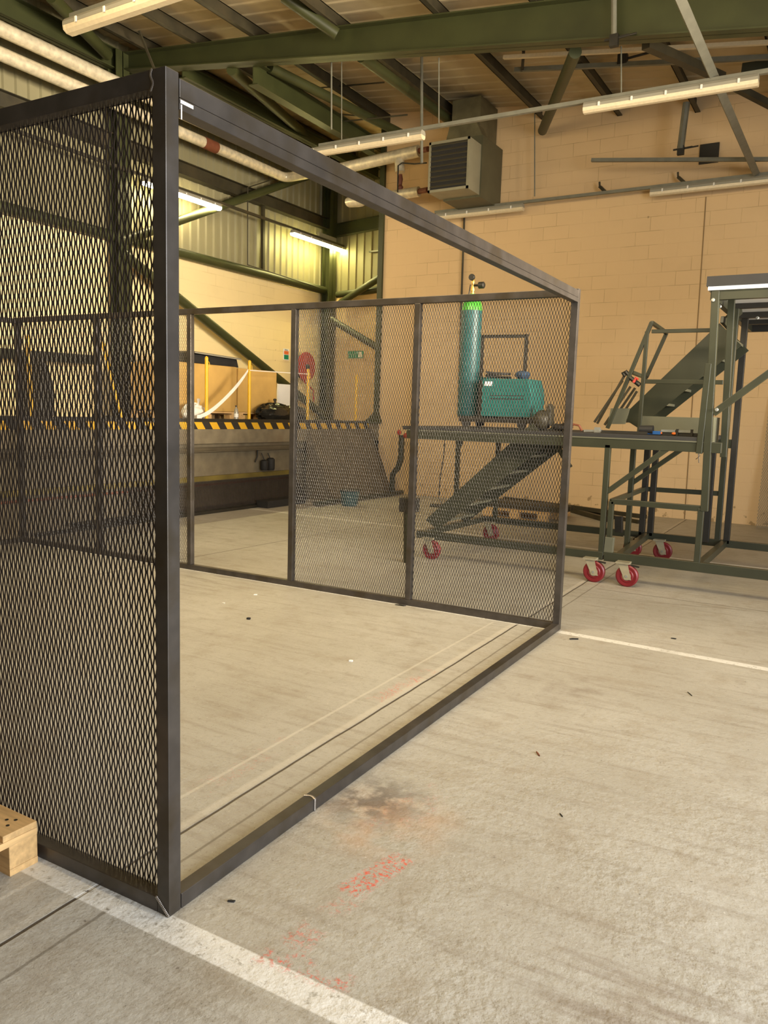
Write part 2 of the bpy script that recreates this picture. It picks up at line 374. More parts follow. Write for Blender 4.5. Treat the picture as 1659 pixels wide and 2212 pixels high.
# roof liner: ribs run down the slope (along x)
rf = MB(); prof = []; yv = YN
while yv < YR+.2:
    prof += [(yv,0), (yv+.20,0), (yv+.225,-.013), (yv+.265,-.013)]; yv += .29
vs = []; N = len(prof)
for x in (XL-.3, XR): vs += [(x, y_, zroof(x)+.03+k) for y_, k in prof]
rf.add(vs, [(i, i+1, N+i+1, N+i) for i in range(N-1)])
structure('ceiling', rf, M['roof'])
# loading dock along the left wall
XD = -8.02
structure('loading_dock', MB().box((XL, YN, 0), (XD-.22, YR, .86)).box((XL, YN, .86), (XD-.10, YR, .99)).box((XL, YN, .985), (XD, YB, 1.30)).box((XL, YB-.01, .985), (XP, YR, 1.30)), M['conc'])
structure('trim_1', MB().box((XD-.002, YN, 1.195), (XD+.012, YB-.03, 1.295)), M['hazard'])
structure('trim_2', MB().box((XD-.05, YN, 1.297), (XD+.014, YB-.03, 1.345)), M['black'])
# sloping end of the dock by the block wall
structure('trim_3', MB().prism([(XD, YB-2.0, .0), (XD+.58, YB-2.0, 0), (XD+.05, YB-2.0, 1.19), (XD, YB-2.0, 1.19)], (0, 1.98, 0)), M['concd'])
# movement joints of the block wall
structure('trim_4', MB().bar(PY(1525,425,YB-.004), PY(1478.5,1121,YB-.004), .014, .01), mat('joint_sealant', (.25,.16,.07), .8))

# ------------------------------------------------------------------ wall and roof steelwork
def ibeam(mb, p, q, depth, width, t=.014, up=(0,0,1)):
    p = Vector(p); q = Vector(q); d = (q-p).normalized(); up = Vector(up); a = d.cross(up).normalized(); b = a.cross(d).normalized()
    mb.bar(p, q, t, depth, up=up)
    for k in (1,-1): mb.bar(p+b*k*(depth-t)/2, q+b*k*(depth-t)/2, width, t, up=up)
    return mb
def steel(name, mb, mt, label, cat, group=None, **k):
    return tag(build(name, mb, mt, **k), label, cat, group)
# rafter (haunched I-section) across the room
YF = 9.1
xa, xb = XL+.05, 3.0
def zt(x): return zroof(x)-.20
def zb(x): return 6.12-.142*(x+6.25)
r = MB()
r.prism([(xa,YF-.008,zb(xa)),(xb,YF-.008,zb(xb)),(xb,YF-.008,zt(xb)),(xa,YF-.008,zt(xa))], (0,.016,0))
for fz, dz in ((zt,-.016),(zb,.0)):
    r.prism([(xa,YF-.10,fz(xa)+dz),(xb,YF-.10,fz(xb)+dz),(xb,YF-.10,fz(xb)+dz+.016),(xa,YF-.10,fz(xa)+dz+.016)], (0,.20,0))
raf = thing('roof_rafter', (-4, YF, zb(-4)), 'deep green steel rafter spanning the whole room under the roof', 'rafter')
build('web_and_flanges', r, M['green'], raf)
r = MB()
for (u, v) in ((1330,90),(1535,70),(985,115)):
    pass
# columns
c = MB(); 
for nm, x, y, zz, lab in (('steel_column', XL+.20, 8.98, 6.95, 'green steel column on the left wall, seen through the near mesh'),
                         ('steel_column', XL+.20, 14.80, 6.95, 'green steel column in the far corner above the loading dock')):
    z0 = 1.30
    cm = MB()
    cm.box((x-.10, y-.008, z0), (x+.10, y+.008, zz)).box((x-.10, y-.13, z0), (x-.085, y+.13, zz)).box((x+.085, y-.13, z0), (x+.10, y+.13, zz))
    t_ = thing(nm, (x, y, z0), lab, 'column')
    build('shaft', cm, M['green'], t_)
    build('base_plate', MB().box((x-.2, y-.2, z0), (x+.2, y+.2, z0+.025)), M['green'], t_)
# post at the edge of the block wall
t_ = thing('steel_post', (XP-.04, YB-.02, 1.3), 'slim green steel post at the left edge of the block wall', 'post')
build('shaft', MB().box((XP-.10, YB-.05, 1.3), (XP-.004, YB+.05, zroof(XP)-.1)), M['green'], t_)
build('base_plate', MB().prism([(XP-.26,YB-.06,1.3),(XP+.06,YB-.06,1.3),(XP+.06,YB-.06,1.34),(XP,YB-.06,1.50),(XP-.1,YB-.06,1.50),(XP-.26,YB-.06,1.36)], (0,.12,0)), M['green'], t_)
# eaves beam and long sheeting rails
e = ibeam(MB(), (XL+.16, YN, 6.83), (XL+.16, YR-.1, 6.83), .30, .16)
steel('eaves_beam', e, M['green'], 'dark green eaves beam running along the top of the left wall', 'beam')
def zrail(name, p, q, mt, label, cat, h=.18, w=.12, group=None):
    return steel(name, MB().bar(p, q, .01, h).bar(Vector(p)+Vector((0,0,h/2)), Vector(q)+Vector((0,0,h/2)), w, .01).bar(Vector(p)-Vector((0,0,h/2)), Vector(q)-Vector((0,0,h/2)), w, .01), mt, label, cat, group)
zrail('sheeting_rail', (XL+.10, YN, 5.62), (XL+.10, YR-.05, 5.62), M['purlin'], 'dark sheeting rail halfway up the cladding, above the lit strip lights', 'rail', .22, .16)
pA = PX(390,548,XL+.12); pB = PX(692,632,XL+.12)
steel('wall_tube_rail', MB().tube([(XL+.12, YN, pA.z+.03), (XL+.12, 14.75, pA.z)], .085, 14), M['green'], 'green round tube rail at the top of the yellow-lit blockwork', 'rail', smooth=True)
zrail('recess_rail', PY(727,498,YR-.08), PY(832,478,YR-.08), M['green'], 'dark green horizontal rail on the upper recess wall beside the corner column', 'rail', .26, .12)
steel('recess_tube_rail', MB().tube([PY(728,637,YR-.1), PY(832,624,YR-.1)], .07, 12), M['green'], 'green tube rail at the foot of the recess cladding', 'rail', smooth=True)
# bracing tubes, left wall and recess
def brace(pts, r_, label, name='brace_tube', cat='brace'):
    return steel(name, MB().tube(pts, r_, 14), M['green'], label, cat, smooth=True)
bx = XL+.30
brace([PX(262,545,bx), PX(700,898,bx)], .085, 'green diagonal tube falling to the column foot behind the cardboard boxes')
brace([PX(262,522,bx), PX(400,472,bx), PX(680,375,bx)], .075, 'green diagonal tube rising past the lit strip lights to the column top')
brace([PY(735,655,YR-.25), PY(832,592,YR-.25)], .075, 'short green tube climbing right from the corner column above the cage rail')
brace([PY(715,690,YR-.3), PY(826,757,YR-.3)], .075, 'green tube falling right from the corner column above the exit sign')
brace([PZ(110,-8,6.8), PX(232,118,XL+.35)], .085, 'green tube at the top left corner beside the hanging strip light')
brace([PY(612,-8,8.4), PY(728,74,8.9)], .075, 'green roof tube meeting the rafter top near the photo centre')
brace([PY(500,150,9.2), PX(690,318,-9.6)], .08, 'green roof tube crossing down left from the rafter to the corner')
brace([PY(583,146,9.5), PY(870,290,12.6)], .075, 'green roof tube running back from the rafter beside the deep side beam')
brace([PY(1243,112,9.5), PY(1172,282,12.6)], .075, 'green tube strut falling left of the long unlit light fitting')
brace([PY(780,122,9.3), PY(985,270,12.7)], .075, 'green roof tube ending behind the heater duct')
# deep side beam along y
zc = 6.33
steel('side_beam', ibeam(MB(), (-7.86, YF+.1, 6.26), (-8.05, YB-.05, 6.33), .30, .16), M['green'], 'deep dark side beam with pale green lower flange behind the rafter', 'beam')
steel('side_beam', ibeam(MB(), (-9.25, YF+.1, 6.55), (-9.25, 14.9, 6.55), .20, .14), M['green'], 'green beam beside the left wall pipes, behind the rafter', 'beam')
# purlins
PG = 'roof purlins running from front to back'
def purlin(x):
    zz = zroof(x)
    mb = MB().box((x-.005, YN, zz-.20), (x+.005, YB if x > XP else YR, zz)).box((x-.005, YN, zz-.20), (x+.07, YB if x > XP else YR, zz-.188)).box((x-.07, YN, zz-.012), (x+.005, YB if x > XP else YR, zz))
    return mb
pxs = [(-9.9,'nearest the left wall'),(-8.86,'above the pipes of the left wall'),(-7.75,'just left of the heater duct'),(-6.35,'passing left of the heater duct'),(-4.86,'ending right of the heater duct'),(-3.62,'ending above the small clamp on the block wall'),(-2.47,'crossing above the long unlit light fitting'),(-1.3,'at the top right corner'),(-.1,'rightmost')]
for x, wh in pxs:
    steel('purlin', purlin(x), M['purlin'], 'dark roof purlin %s' % wh, 'purlin', PG)
# bracing rod under the roof, left
steel('tie_rod', MB().bar(PY(300,66,8.6), PY(334,150,8.9), .035, .02), M['purlin'], 'flat steel tie dropping from the roof to behind the near cage corner', 'rod')
SG = 'sag rods between the purlins'
for k, (a, b_) in enumerate((((690,190),(830,178)), ((745,262),(880,248)), ((630,238),(770,250)))):
    steel('sag_rod', MB().tube([PY(a[0],a[1],11.2+.4*k), PY(b_[0],b_[1],11.2+.4*k)], .012, 6), M['purlin'], ['thin sag rod high behind the rafter', 'thin sag rod left of the heater duct', 'thin sag rod above the lagged pipes'][k], 'rod', SG)

# ------------------------------------------------------------------ the mesh cage
T = .048; CH_ = 2.374; CL = 3.838; CW = 5.99
cage = thing('mesh_cage', (-1.6156, 1.5472, 0), 'large unfinished cage of dark square steel tube with expanded mesh panels', 'cage', rz=CR)
def cbox(name, a, b, mt='cage', bevel=.002, **k): return build(name, MB().box(a, b), M[mt], cage, local=True, bevel=bevel, **k)
# local frame: x from 0 to -CW, y from 0 to CL (the corner nearest the camera is the origin)
for (x, y) in ((-T,0), (-T,CL-T), (-CW,CL-T), (-CW,0)): cbox('corner_post', (x,y,0), (x+T,y+T,CH_))
g = .003
for y in (0, CL-T):
    for z in (0, CH_-T): cbox('rail', (-CW+T+g*0, y, z), (-T-.001, y+T, z+T))
for x in (-T, -CW):
    cbox('rail', (x, T+g, 0), (x+T, CL-T-.001, T)); cbox('rail', (x, T+g, CH_-T-.012), (x+T, CL-T-.001, CH_-.012))
mull = [(-1.225,1), (-2.372,1), (-3.53,1), (-4.755,1)]
for x, _ in mull: cbox('mullion', (x-T/2, CL-T, T), (x+T/2, CL, CH_-T), bevel=.003)
for x in (-1.20,-2.40,-3.60,-4.80): cbox('mullion', (x-T/2, 0, T), (x+T/2, T, CH_-T), bevel=.003) if x < -1.5 else None
for zz_ in (CH_-T-.013-.030,): cbox('header_tube', (-T, T+g, zz_), (0, CL-T-.001, zz_+.030), label='second tube under the long top rail')
# weld beads
wb = MB(); wm = mat('weld_bead', (.30,.27,.24), .35, .8, .3, 60)
for zz in (.0245,):
    for t0 in np.linspace(0, 1, 12): wb.ell((.002, .75+.0*t0, .004+t0*.042), (.004,.006,.004), 8, 5)
    for t0 in np.linspace(0, 1, 10): wb.ell((-.046*t0, .75+.01*math.sin(t0*3), .049), (.005,.007,.003), 8, 5)
build('weld_bead', wb, wm, cage, local=True, smooth=True, label='bright weld across the near bottom rail')
wb = MB()
for t0 in np.linspace(0, 1, 14): wb.ell((-.05-.004*math.sin(7*t0), .0, CH_-.002-.05*t0), (.004,.002,.004), 8, 5)
build('weld_bead', wb, wm, cage, local=True, smooth=True)
wb = MB()
for t0 in np.linspace(0, 1, 14): wb.ell((-.05+.046*t0, -.001, .048-.044*t0), (.005,.004,.005), 8, 5)
build('weld_bead', wb, wm, cage, local=True, smooth=True)
tp = MB().box((.001,.052,CH_-.075),(.0025,.10,CH_-.066)).box((.001,.0535,CH_-.115),(.0025,.0575,CH_-.078))
build('tape_scrap', tp, M['tape'], cage, local=True)
# expanded metal: real twisted strands
def expanded(x0, x1, z0, z1, y, SW=.0215, LW=.056, w=.0044, th=.0017, ang=30, bond=.006):
    n = int(round((x1-x0)/(SW/2))); m_ = int((z1-z0)/LW)+2
    ca, sa = math.cos(math.radians(ang)), math.sin(math.radians(ang))
    a = (SW/2-w*ca)/2; bq = w*sa/2
    zs = []; ph = []
    z = z0; k = 0
    zc_ = z0
    while zc_ < z1+LW:
        zs += [zc_-bond/2, zc_+bond/2]; ph += [k%2, k%2]; k += 1; zc_ += LW/2
    zs = np.clip(np.array(zs), z0, z1); ph = np.array(ph); K = len(zs)
    V = []; Fc = []
    wx, wy = w*ca/2, w*sa/2; tx, ty = -th*sa/2, th*ca/2
    corners = ((-wx-tx, -wy-ty), (wx-tx, wy-ty), (wx+tx, wy+ty), (-wx+tx, -wy+ty))
    arr = []
    for s_ in range(n+1):
        cx = x0 + s_*SW/2
        # even strands touch the next one at phase 0, odd strands at phase 1
        sg = np.where((ph + s_) % 2 == 0, 1.0, -1.0)
        cxs = cx + sg*a; cys = y - sg*(-bq)*-1
        cys = y - sg*bq
        for (ox, oy) in corners:
            arr.append(np.stack([cxs+ox, cys+oy, zs], 1))
    A = np.stack(arr)  # (n+1)*4, K, 3
    A[:, :, 0] = np.clip(A[:, :, 0], x0, x1)
    verts = A.reshape(-1, 3)
    idx = lambda s_, c_, k_: (s_*4+c_)*K + k_
    S = np.arange(n+1)[:, None, None]; Cc = np.arange(4)[None, :, None]; Kk = np.arange(K-1)[None, None, :]
    f = np.stack(np.broadcast_arrays(idx(S,Cc,Kk), idx(S,(Cc+1)%4,Kk), idx(S,(Cc+1)%4,Kk+1), idx(S,Cc,Kk+1)), -1).reshape(-1, 4)
    global EDGE_ID
    EDGE_ID = np.broadcast_to(np.isin(Cc, (1, 3)), (n+1, 4, K-1)).reshape(-1).astype(np.int32)
    return verts, f
def mesh_panel(name, verts, faces, mt, parent):
    me = bpy.data.meshes.new(name)
    me.vertices.add(len(verts)); me.vertices.foreach_set('co', verts.astype(np.float32).ravel())
    me.loops.add(faces.size); me.loops.foreach_set('vertex_index', faces.astype(np.int32).ravel())
    me.polygons.add(len(faces)); me.polygons.foreach_set('loop_start', np.arange(0, faces.size, 4, dtype=np.int32))
    me.update(calc_edges=True); me.validate(); me.shade_flat()
    me.materials.append(mt); me.materials.append(M['sheared'])
    if len(me.polygons) == len(EDGE_ID): me.polygons.foreach_set('material_index', EDGE_ID)
    o = bpy.data.objects.new(name, me); COL.objects.link(o)
    if parent is not None: o.parent = parent
    return o
spans = [(-T,-1.225), (-1.225,-2.372), (-3.53,-4.755), (-4.755,-CW+T)]
for a_, b_ in spans:
    hi = a_-(.0 if a_ == -T else T/2); lo = b_+(.0 if b_ < -5.9 else T/2)
    v_, f_ = expanded(lo, hi, T-.01, CH_-T-.0 + .0, CL-.010, ang=-32)
    mesh_panel('mesh_panel', v_, f_, M['mesh'], cage)
v_, f_ = expanded(-2.40+.0, -T, T-.01, CH_-T, T-.006, ang=30); mesh_panel('mesh_panel', v_, f_, M['mesh'], cage)

# ------------------------------------------------------------------ strip lights and trays
def strip_light(name, p, q, label, lit=None, group='strip lights under the roof', w=.11, off=0.0):
    p = Vector(p); q = Vector(q); d = (q-p).normalized(); t_ = thing(name, (p+q)/2, label, 'light', group)
    n = Vector((0,0,1)); side = d.cross(n).normalized(); n = side.cross(d).normalized()
    L_ = (q-p).length
    def sect(prof, p0, p1):
        mb = MB(); a = [p0+side*x+n*z for x, z in prof]; return mb.prism(a, p1-p0)
    body = [(-w/2,0),(w/2,0),(w/2,.03),(w*.36,.06),(-w*.36,.06),(-w/2,.03)]
    build('housing', sect(body, p, q), M['lampwhite'], t_)
    dif = [(-w*.47,0),(-w*.42,-.035),(-w*.2,-.055),(w*.2,-.055),(w*.42,-.035),(w*.47,0)]
    e = d*.02
    build('diffuser', sect(dif, p+e, q-e), lit or M['diffuser'], t_)
    for s in (0,1):
        c_ = p+e*.5 if s == 0 else q-e*.5
        build('end_cap', MB().prism([c_-d*.012+side*x*1.02+n*z for x, z in body[1:]+body[:1]] , d*.024) if False else sect([(x*1.03,z) for x,z in dif[::-1]], c_-d*.012, c_+d*.012), M['diffuser'] if not lit else lit, t_)
    k = max(3, int(L_/.32))
    for i in range(k):
        c_ = p+d*(L_*(i+.5)/k)
        for sd in (-1,1): build('clip', MB().bar(c_+side*sd*(w/2+.004)-n*.012, c_+side*sd*(w/2+.004)+n*.035, .022, .008, up=side), M['white'], t_)
    return t_
def tray(name, p, q, label, w=.05, h=.045, mt='zinc_paint', group=None):
    return steel(name, MB().bar(p, q, w, h), M[mt], label, 'rail', group)
# tray 1 over the heater
Y1 = 9.45
a = PY(690,315,Y1); b = PY(1700,148,Y1); b.z = a.z-.06
tray('lighting_trunking', a+Vector((0,0,.0)), b, 'long grey galvanised trunking crossing in front of the heater duct, with two unlit lights')
dn = Vector((0,0,-.083))
def on1(u): 
    k = (PY(u, 240, Y1).x - a.x)/(b.x-a.x); return a+(b-a)*k
strip_light('strip_light', on1(1262)+dn, on1(1633)+dn, 'long unlit strip light at the upper right, with white clips', w=.12)
strip_light('strip_light', on1(716)+dn-Vector((.45,0,0)), on1(916)+dn, 'unlit strip light just left of the heater', w=.12)
# tray 2 close to the block wall
Y2 = 12.62
a2 = PY(940,459,Y2); b2 = PY(1700,353,Y2); b2.z = a2.z
tray('lighting_trunking', a2, b2, 'grey trunking near the block wall, passing under the heater')
def on2(u):
    k = (PY(u, 420, Y2).x - a2.x)/(b2.x-a2.x); return a2+(b2-a2)*k
strip_light('strip_light', on2(945)+dn, on2(1132)+dn, 'dull strip light under the heater, close to the block wall', w=.10)
strip_light('strip_light', on2(1405)+dn, on2(1405)+dn+Vector((1.8,0,0)), 'dull strip light at the right edge, near the block wall', w=.10)
# tray 0 top left
Y0 = 5.0
a0 = PY(150,62,Y0); b0 = PY(520,-22,Y0); b0.z = a0.z
tray('lighting_trunking', a0+Vector((.03,0,.09)), b0+Vector((2,0,.09)), 'grey trunking carrying the nearest strip light, top left')
strip_light('strip_light', a0, a0+Vector((1.85,0,0)), 'big unlit strip light at the top left, nearest of all', w=.15)
# lit lamps on the left wall
xl = XL+.42
lt = PX(0,262,xl); lt2 = PX(845,578,xl)
zt_ = PX(560,468,xl).z
tray('lighting_trunking', (xl, 3.0, zt_), (xl, PX(780,556,xl).y, zt_), 'dark trunking along the left wall carrying the two lit strip lights', mt='purlin')
ya, yb = PX(290,372,xl).y, PX(474,435,xl).y
strip_light('strip_light', (xl, yb-1.75, zt_-.085), (xl, yb, zt_-.085), 'lit strip light half hidden by the near cage post', lit=M['lit'], w=.12)
ya, yb = PX(632,498,xl).y, PX(745,542,xl).y
strip_light('strip_light', (xl, 3.9, zt_-.085), (xl, 5.65, zt_-.085), 'lit strip light furthest left along the left wall, added out of view', lit=M['lit'], w=.12)  # out-of-view lamp, added to brighten the wall behind the near mesh
strip_light('strip_light', (xl, ya, zt_-.085), (xl, yb, zt_-.085), 'lit yellow-green strip light beside the corner column', lit=M['lit2'], w=.12)
steel('angle_bar', MB().bar((xl, PX(780,556,xl).y, zt_), PY(833,540,YR-1.2), .03), M['purlin'], 'thin arm from the end of the left trunking to the steel post', 'rail')
steel('end_plate', MB().box((XL+.3, yb-.9, zt_+.05), (XL+.36, yb-.25, zt_+.14)), M['lampwhite'], 'small pale plate above the yellow-green lit strip light', 'plate')
# square strut + rails near the right
yb_ = 7.8
s0 = PY(1462,-20,yb_); s1 = PY(1632,372,Y2-.1)
steel('slanted_strut', MB().bar(s0, s1, .085, .085, up=(0,1,0)), M['zinc_paint'], 'long slanted square strut dropping from the rafter to the back trunking', 'strut')
steel('slanted_strut', MB().bar(PY(1395,95,9.4), PY(1560,168,10.9), .10, .10).bar(PY(1545,165,10.9), PY(1680,235,11.6), .08, .08), M['purlin'], 'dark crossing strut meeting the slanted one above the long light', 'strut')
steel('sensor_panel', MB().bar(PY(1602,152,11.2), PY(1680,142,11.2), .04, .16), M['olive'], 'dark box end at the right edge above the long light', 'box')
RG = 'steel channel rails hung at the right'
steel('hung_rail', MB().bar(PY(1088,124,10.4), PY(1690,90,10.4), .045, .045), M['diffuser'], 'upper cream channel rail hung under the rafter at the right', 'rail', RG)
steel('hung_rail', MB().bar(PY(1112,151,10.8), PY(1690,122,10.8), .05, .055), M['zinc_paint'], 'grey channel rail just below the cream one', 'rail', RG)
steel('hung_rail', MB().bar(PY(1278,346,12.2), PY(1690,344,12.2), .05, .05), M['zinc_paint'], 'short grey channel rail in front of the dark vent on the block wall', 'rail', RG)
steel('vent', MB().box(tuple(PY(1509,355,YB-.03)), tuple(PY(1555,308,YB))) , M['black'], 'small dark square vent on the block wall, upper right', 'vent')
# hangers with clamps
def hanger(u, v0, v1, y, label, r_=.025, u1=None, clampx=None):
    t_ = thing('hanger', PY(u, v1, y), label, 'hanger', 'threaded hangers under the roof')
    build('rod', MB().tube([PY(u, v0, y), PY(u1 or u, v1, y)], r_, 8), M['zinc_paint'], t_)
    if clampx:
        p = PY((u1 or u), v1, y)
        build('clamp', MB().bar(p+Vector((-.10,0,0)), p+Vector((.16,0,.01)), .02, .02).tube([p+Vector((.05,0,.0)), p+Vector((.24,0,.01))], .011, 8).box(tuple(p+Vector((-.04,-.03,-.08))), tuple(p+Vector((.05,.03,.04)))), M['black'], t_)
    return t_
hanger(1326, -20, 84, 8.95, 'thick hanger with a clamp in front of the rafter, upper right', .03, clampx=1)
hanger(1342, 100, 205, Y1, 'thin hanger rod holding the long right light', .008)
hanger(1155, 245, 424, Y2, 'thin hanger rod right of the heater, down to the back trunking', .010)
hanger(1483, 222, 322, 12.2, 'leaning hanger with a clamp above the dark wall vent', .05, 1470, 1)
hanger(948, 125, 275, Y1, 'thin hanger rod beside the heater duct', .008)
hanger(738, -60, 305, Y1, 'thin hanger rod dropping past the rafter centre', .007)
hanger(716, 100, 280, 9.45, 'bent conduit drop below the rafter, left of centre', .012)
hanger(911, 90, 352, 10.6, 'dark conduit drop just left of the heater', .022)
HG = 'small wall brackets on the back trunking'
for u, v, wh in ((1310,402,'left'), (1482,376,'middle'), (1643,362,'right')):
    p = PY(u, v, Y2)
    steel('trunking_bracket', MB().bar(Vector((p.x, Y2+.02, a2.z+.0)), Vector((p.x-.12, Y2+.06, a2.z+.12)), .05, .04).bar(Vector((p.x-.12, Y2+.06, a2.z+.10)), Vector((p.x-.13, Y2+.06, a2.z+.19)), .025), M['purlin'], 'small dark bracket on the back trunking, %s of three' % wh, 'bracket', HG)
hc = MB().bar(PY(1115,92,10.4), PY(1132,112,10.4), .03).bar(PY(1132,100,10.4), PY(1128,152,10.8), .04).bar(PY(1112,152,10.8), PY(1140,148,10.8), .04)
steel('rail_clamp', hc, M['black'], 'black clamp joining the two hung rails at their left end', 'clamp')
p = PY(1352,127,10.8)
steel('rail_clamp', MB().box(tuple(p+Vector((-.10,-.04,-.06))), tuple(p+Vector((.02,.04,.06)))).tube([p, p+Vector((.32,0,.02))], .016, 8).ell(tuple(p+Vector((.33,0,.02))), (.02,.035,.035)), M['black'], 'black screw clamp on the hung rails under the rafter', 'clamp')

# ------------------------------------------------------------------ heater and its pipes
xh0, xh1 = -6.243, -5.535; yh = 11.6; zh0, zh1 = 5.02, 5.79
ht = thing('unit_heater', ((xh0+xh1)/2, yh+.3, zh0), 'grey unit heater with black louvres hung by the block wall', 'heater')
build('body', MB().box((xh0, yh, zh0), (xh1, yh+.42, zh1)), M['heaterframe'], ht, bevel=.006)
fr = MB()
for (u0,v0,u1,v1) in ((xh0,zh0,xh0+.035,zh1),(xh1-.035,zh0,xh1,zh1),(xh0,zh0,xh1,zh0+.04),(xh0,zh1-.04,xh1,zh1)):
    fr.box((u0, yh-.02, v0), (u1, yh+.0, v1))
build('front_frame', fr, M['heaterframe'], ht)
build('grille_backing', MB().box((xh0+.03, yh-.006, zh0+.035), (xh1-.03, yh-.002, zh1-.035)), M['rubber'], ht)
for i in range(9):
    z = zh0+.085+i*.078
    build('louvre', MB().prism([(xh0+.035, yh-.026, z-.012), (xh0+.035, yh-.006, z+.018), (xh0+.035, yh-.004, z+.014), (xh0+.035, yh-.024, z-.016)], (xh1-xh0-.07, 0, 0)), M['louvre'], ht)
build('rear_plenum', MB().box((xh0+.06, yh+.42, zh0-.03), (xh1+.02, YB-.02, zh1+.15)), M['heater'], ht)
dt = thing('heater_duct', ((xh0+xh1)/2, yh+.9, zh1+.15), 'galvanised duct rising from the heater to the roof', 'duct')
build('duct_body', MB().box((xh0+.10, yh+.55, zh1+.15), (xh1-.10, YB-.03, zroof(-5.9)-.05)), M['duct'], dt)
build('duct_shoulder', MB().prism([(xh0+.06,yh+.44,zh1+.15),(xh1-.0,yh+.44,zh1+.15),(xh1-.12,yh+.44,zh1+.38),(xh0+.12,yh+.44,zh1+.38)], (0,.25,.0)), M['duct'], dt)
# wall side pipes
xp = XL+.62
def pipe(pts, r_, label, name='lagged_pipe', mt='foil', group='foil lagged heating pipes'):
    # smooth the corners
    P_ = [Vector(p) for p in pts]; out = [P_[0]]
    for i in range(1, len(P_)-1):
        a_, b_, c_ = P_[i-1], P_[i], P_[i+1]; k = min(.16, (b_-a_).length*.45, (c_-b_).length*.45)
        p0 = b_+(a_-b_).normalized()*k; p2 = b_+(c_-b_).normalized()*k
        for t in np.linspace(0, 1, 6): out.append(p0*(1-t)**2+b_*2*t*(1-t)+p2*t*t)
    out.append(P_[-1])
    return steel(name, MB().tube(out, r_, 18), M[mt], label, 'pipe', group, smooth=True)
z1p = PX(240,172,xp).z; z2p = PX(240,200,xp).z
e1 = PX(668,378,xp)
zA = PX(430,262,xp).z; zB = PX(430,300,xp).z
pipe([(xp, YN, zA), (xp, PX(640,372,xp).y, zA), (xp+.55, PX(640,372,xp).y+.0, zA)], .095, 'upper of two foil lagged pipes along the left wall')
pipe([(xp-.1, YN, zB+.02), (xp-.1, PX(625,388,xp).y, zB+.02), (xp+.60, PX(625,388,xp).y+.02, zB+.04)], .09, 'lower of two foil lagged pipes along the left wall')
for u, v, zz, wh in ((492,0,zA,'upper'), (455,0,zB+.02,'lower')):
    yy = PX(500 if wh == 'upper' else 462, 300, xp).y
    t_ = steel('pipe_joint', MB().tube([(xp-(.1 if wh == 'lower' else 0), yy-.16, zz), (xp-(.1 if wh == 'lower' else 0), yy+.16, zz)], .098, 16), M['rust'], 'bare rusty joint on the %s lagged pipe' % wh, 'pipe', smooth=True)
yq = 12.3
pipe([PY(690,375,yq), PY(905,326,yq)], .10, 'foil lagged pipe entering the top of the heater from the left')
pipe([PY(780,398,yq), PY(790,436,yq+.1), PY(745,438,yq), PY(905,414,yq)], .085, 'foil lagged pipe looping into the bottom of the heater')
pipe([PY(862,330,yq), PY(864,372,yq)], .085, 'short vertical lagged stub left of the heater')
t_ = thing('pipe_valve', PY(864,415,yq), 'rusty red valve and union left of the heater', 'valve')
build('body', MB().lathe(PY(864,420,yq), [(.03,0),(.05,.02),(.03,.06),(.055,.12),(.03,.16),(.045,.25),(.03,.33)], 12), M['rust'], t_, smooth=True)
build('union', MB().tube([PY(905,326,yq), PY(925,322,yq-.1)], .045, 12).tube([PY(903,414,yq), PY(924,410,yq-.1)], .045, 12), M['rust'], t_)
steel('heater_cable', MB().tube([PY(859,415,yq-.1), PY(860,358,yq-.1), PY(868,352,yq-.1), PY(895,354,yq-.2), PY(921,352,yq-.4)], .012, 8), M['black'], 'black cable curling between the pipes and the heater', 'cable')
# conduits on walls
steel('conduit', MB().tube([PY(1003,468,YB-.03), PY(997,640,YB-.03), PY(990,900,YB-.03)], .018, 8), M['purlin'], 'dark vertical conduit on the block wall above the gas cylinder', 'conduit')
pc = PX(535,580,XL+.06); 
steel('conduit', MB().tube([PX(600,384,XL+.36), PX(535,405,XL+.34), PX(535,572,XL+.34), PX(690,622,XL+.34)], .012, 8), M['purlin'], 'thin conduit dropping down the cladding between the lit lights', 'conduit')
steel('cladding_strut', MB().bar(PX(568,445,XL+.10), PX(568,592,XL+.10), .06), M['purlin'], 'slim dark upright on the cladding between the lit lights', 'strut')

# ------------------------------------------------------------------ things on the dock
ZD = 1.30
def edge_post(y, label, h=.78, lean=(0,0), x=XD-.09):
    t_ = thing('barrier_post', (x, y, ZD), label, 'post', 'yellow barrier posts on the dock edge')
    build('tube', MB().tube([(x,y,ZD), (x+lean[0],y+lean[1],ZD+h)], .025, 14), M['yellow'], t_, smooth=True)
    build('cap', MB().ell((x+lean[0],y+lean[1],ZD+h), (.026,.026,.03), 12, 8), M['yellow'], t_, smooth=True)
    lp = MB()
    pts = [(x+lean[0], y+lean[1]+.03+.022*math.cos(a_)+.01, ZD+h-.09+.045*math.sin(a_)) for a_ in np.linspace(0, 2*math.pi, 13)]
    build('loop', lp.tube(pts, .005, 6), M['yellow'], t_)
    return t_
for u, v, lab in ((446,774,'yellow barrier post in front of the left cardboard box'), (538,782,'yellow barrier post with white tape tied to it'), (664,800,'yellow barrier post in front of the red hose reel'), (768,812,'yellow barrier post below the exit sign')):
    p = PX(u, 905, XD-.09); q = PX(u, v, XD-.09)
    edge_post(p.y, lab, q.z-ZD)
p = PX(816,912,XD-.09); edge_post(p.y, 'leaning yellow barrier post by the block wall edge', PX(829,815,XD-.09).z-ZD, (0, .25))
p = PX(68,908,XD-.09); edge_post(p.y, 'yellow barrier post seen through the near mesh, far left', PX(62,730,XD-.09).z-ZD, (0,-.02))
p = PX(266,905,XD-.09); edge_post(p.y, 'leaning yellow barrier post behind the near mesh', PX(232,745,XD-.09).z-ZD, (0,-.30))
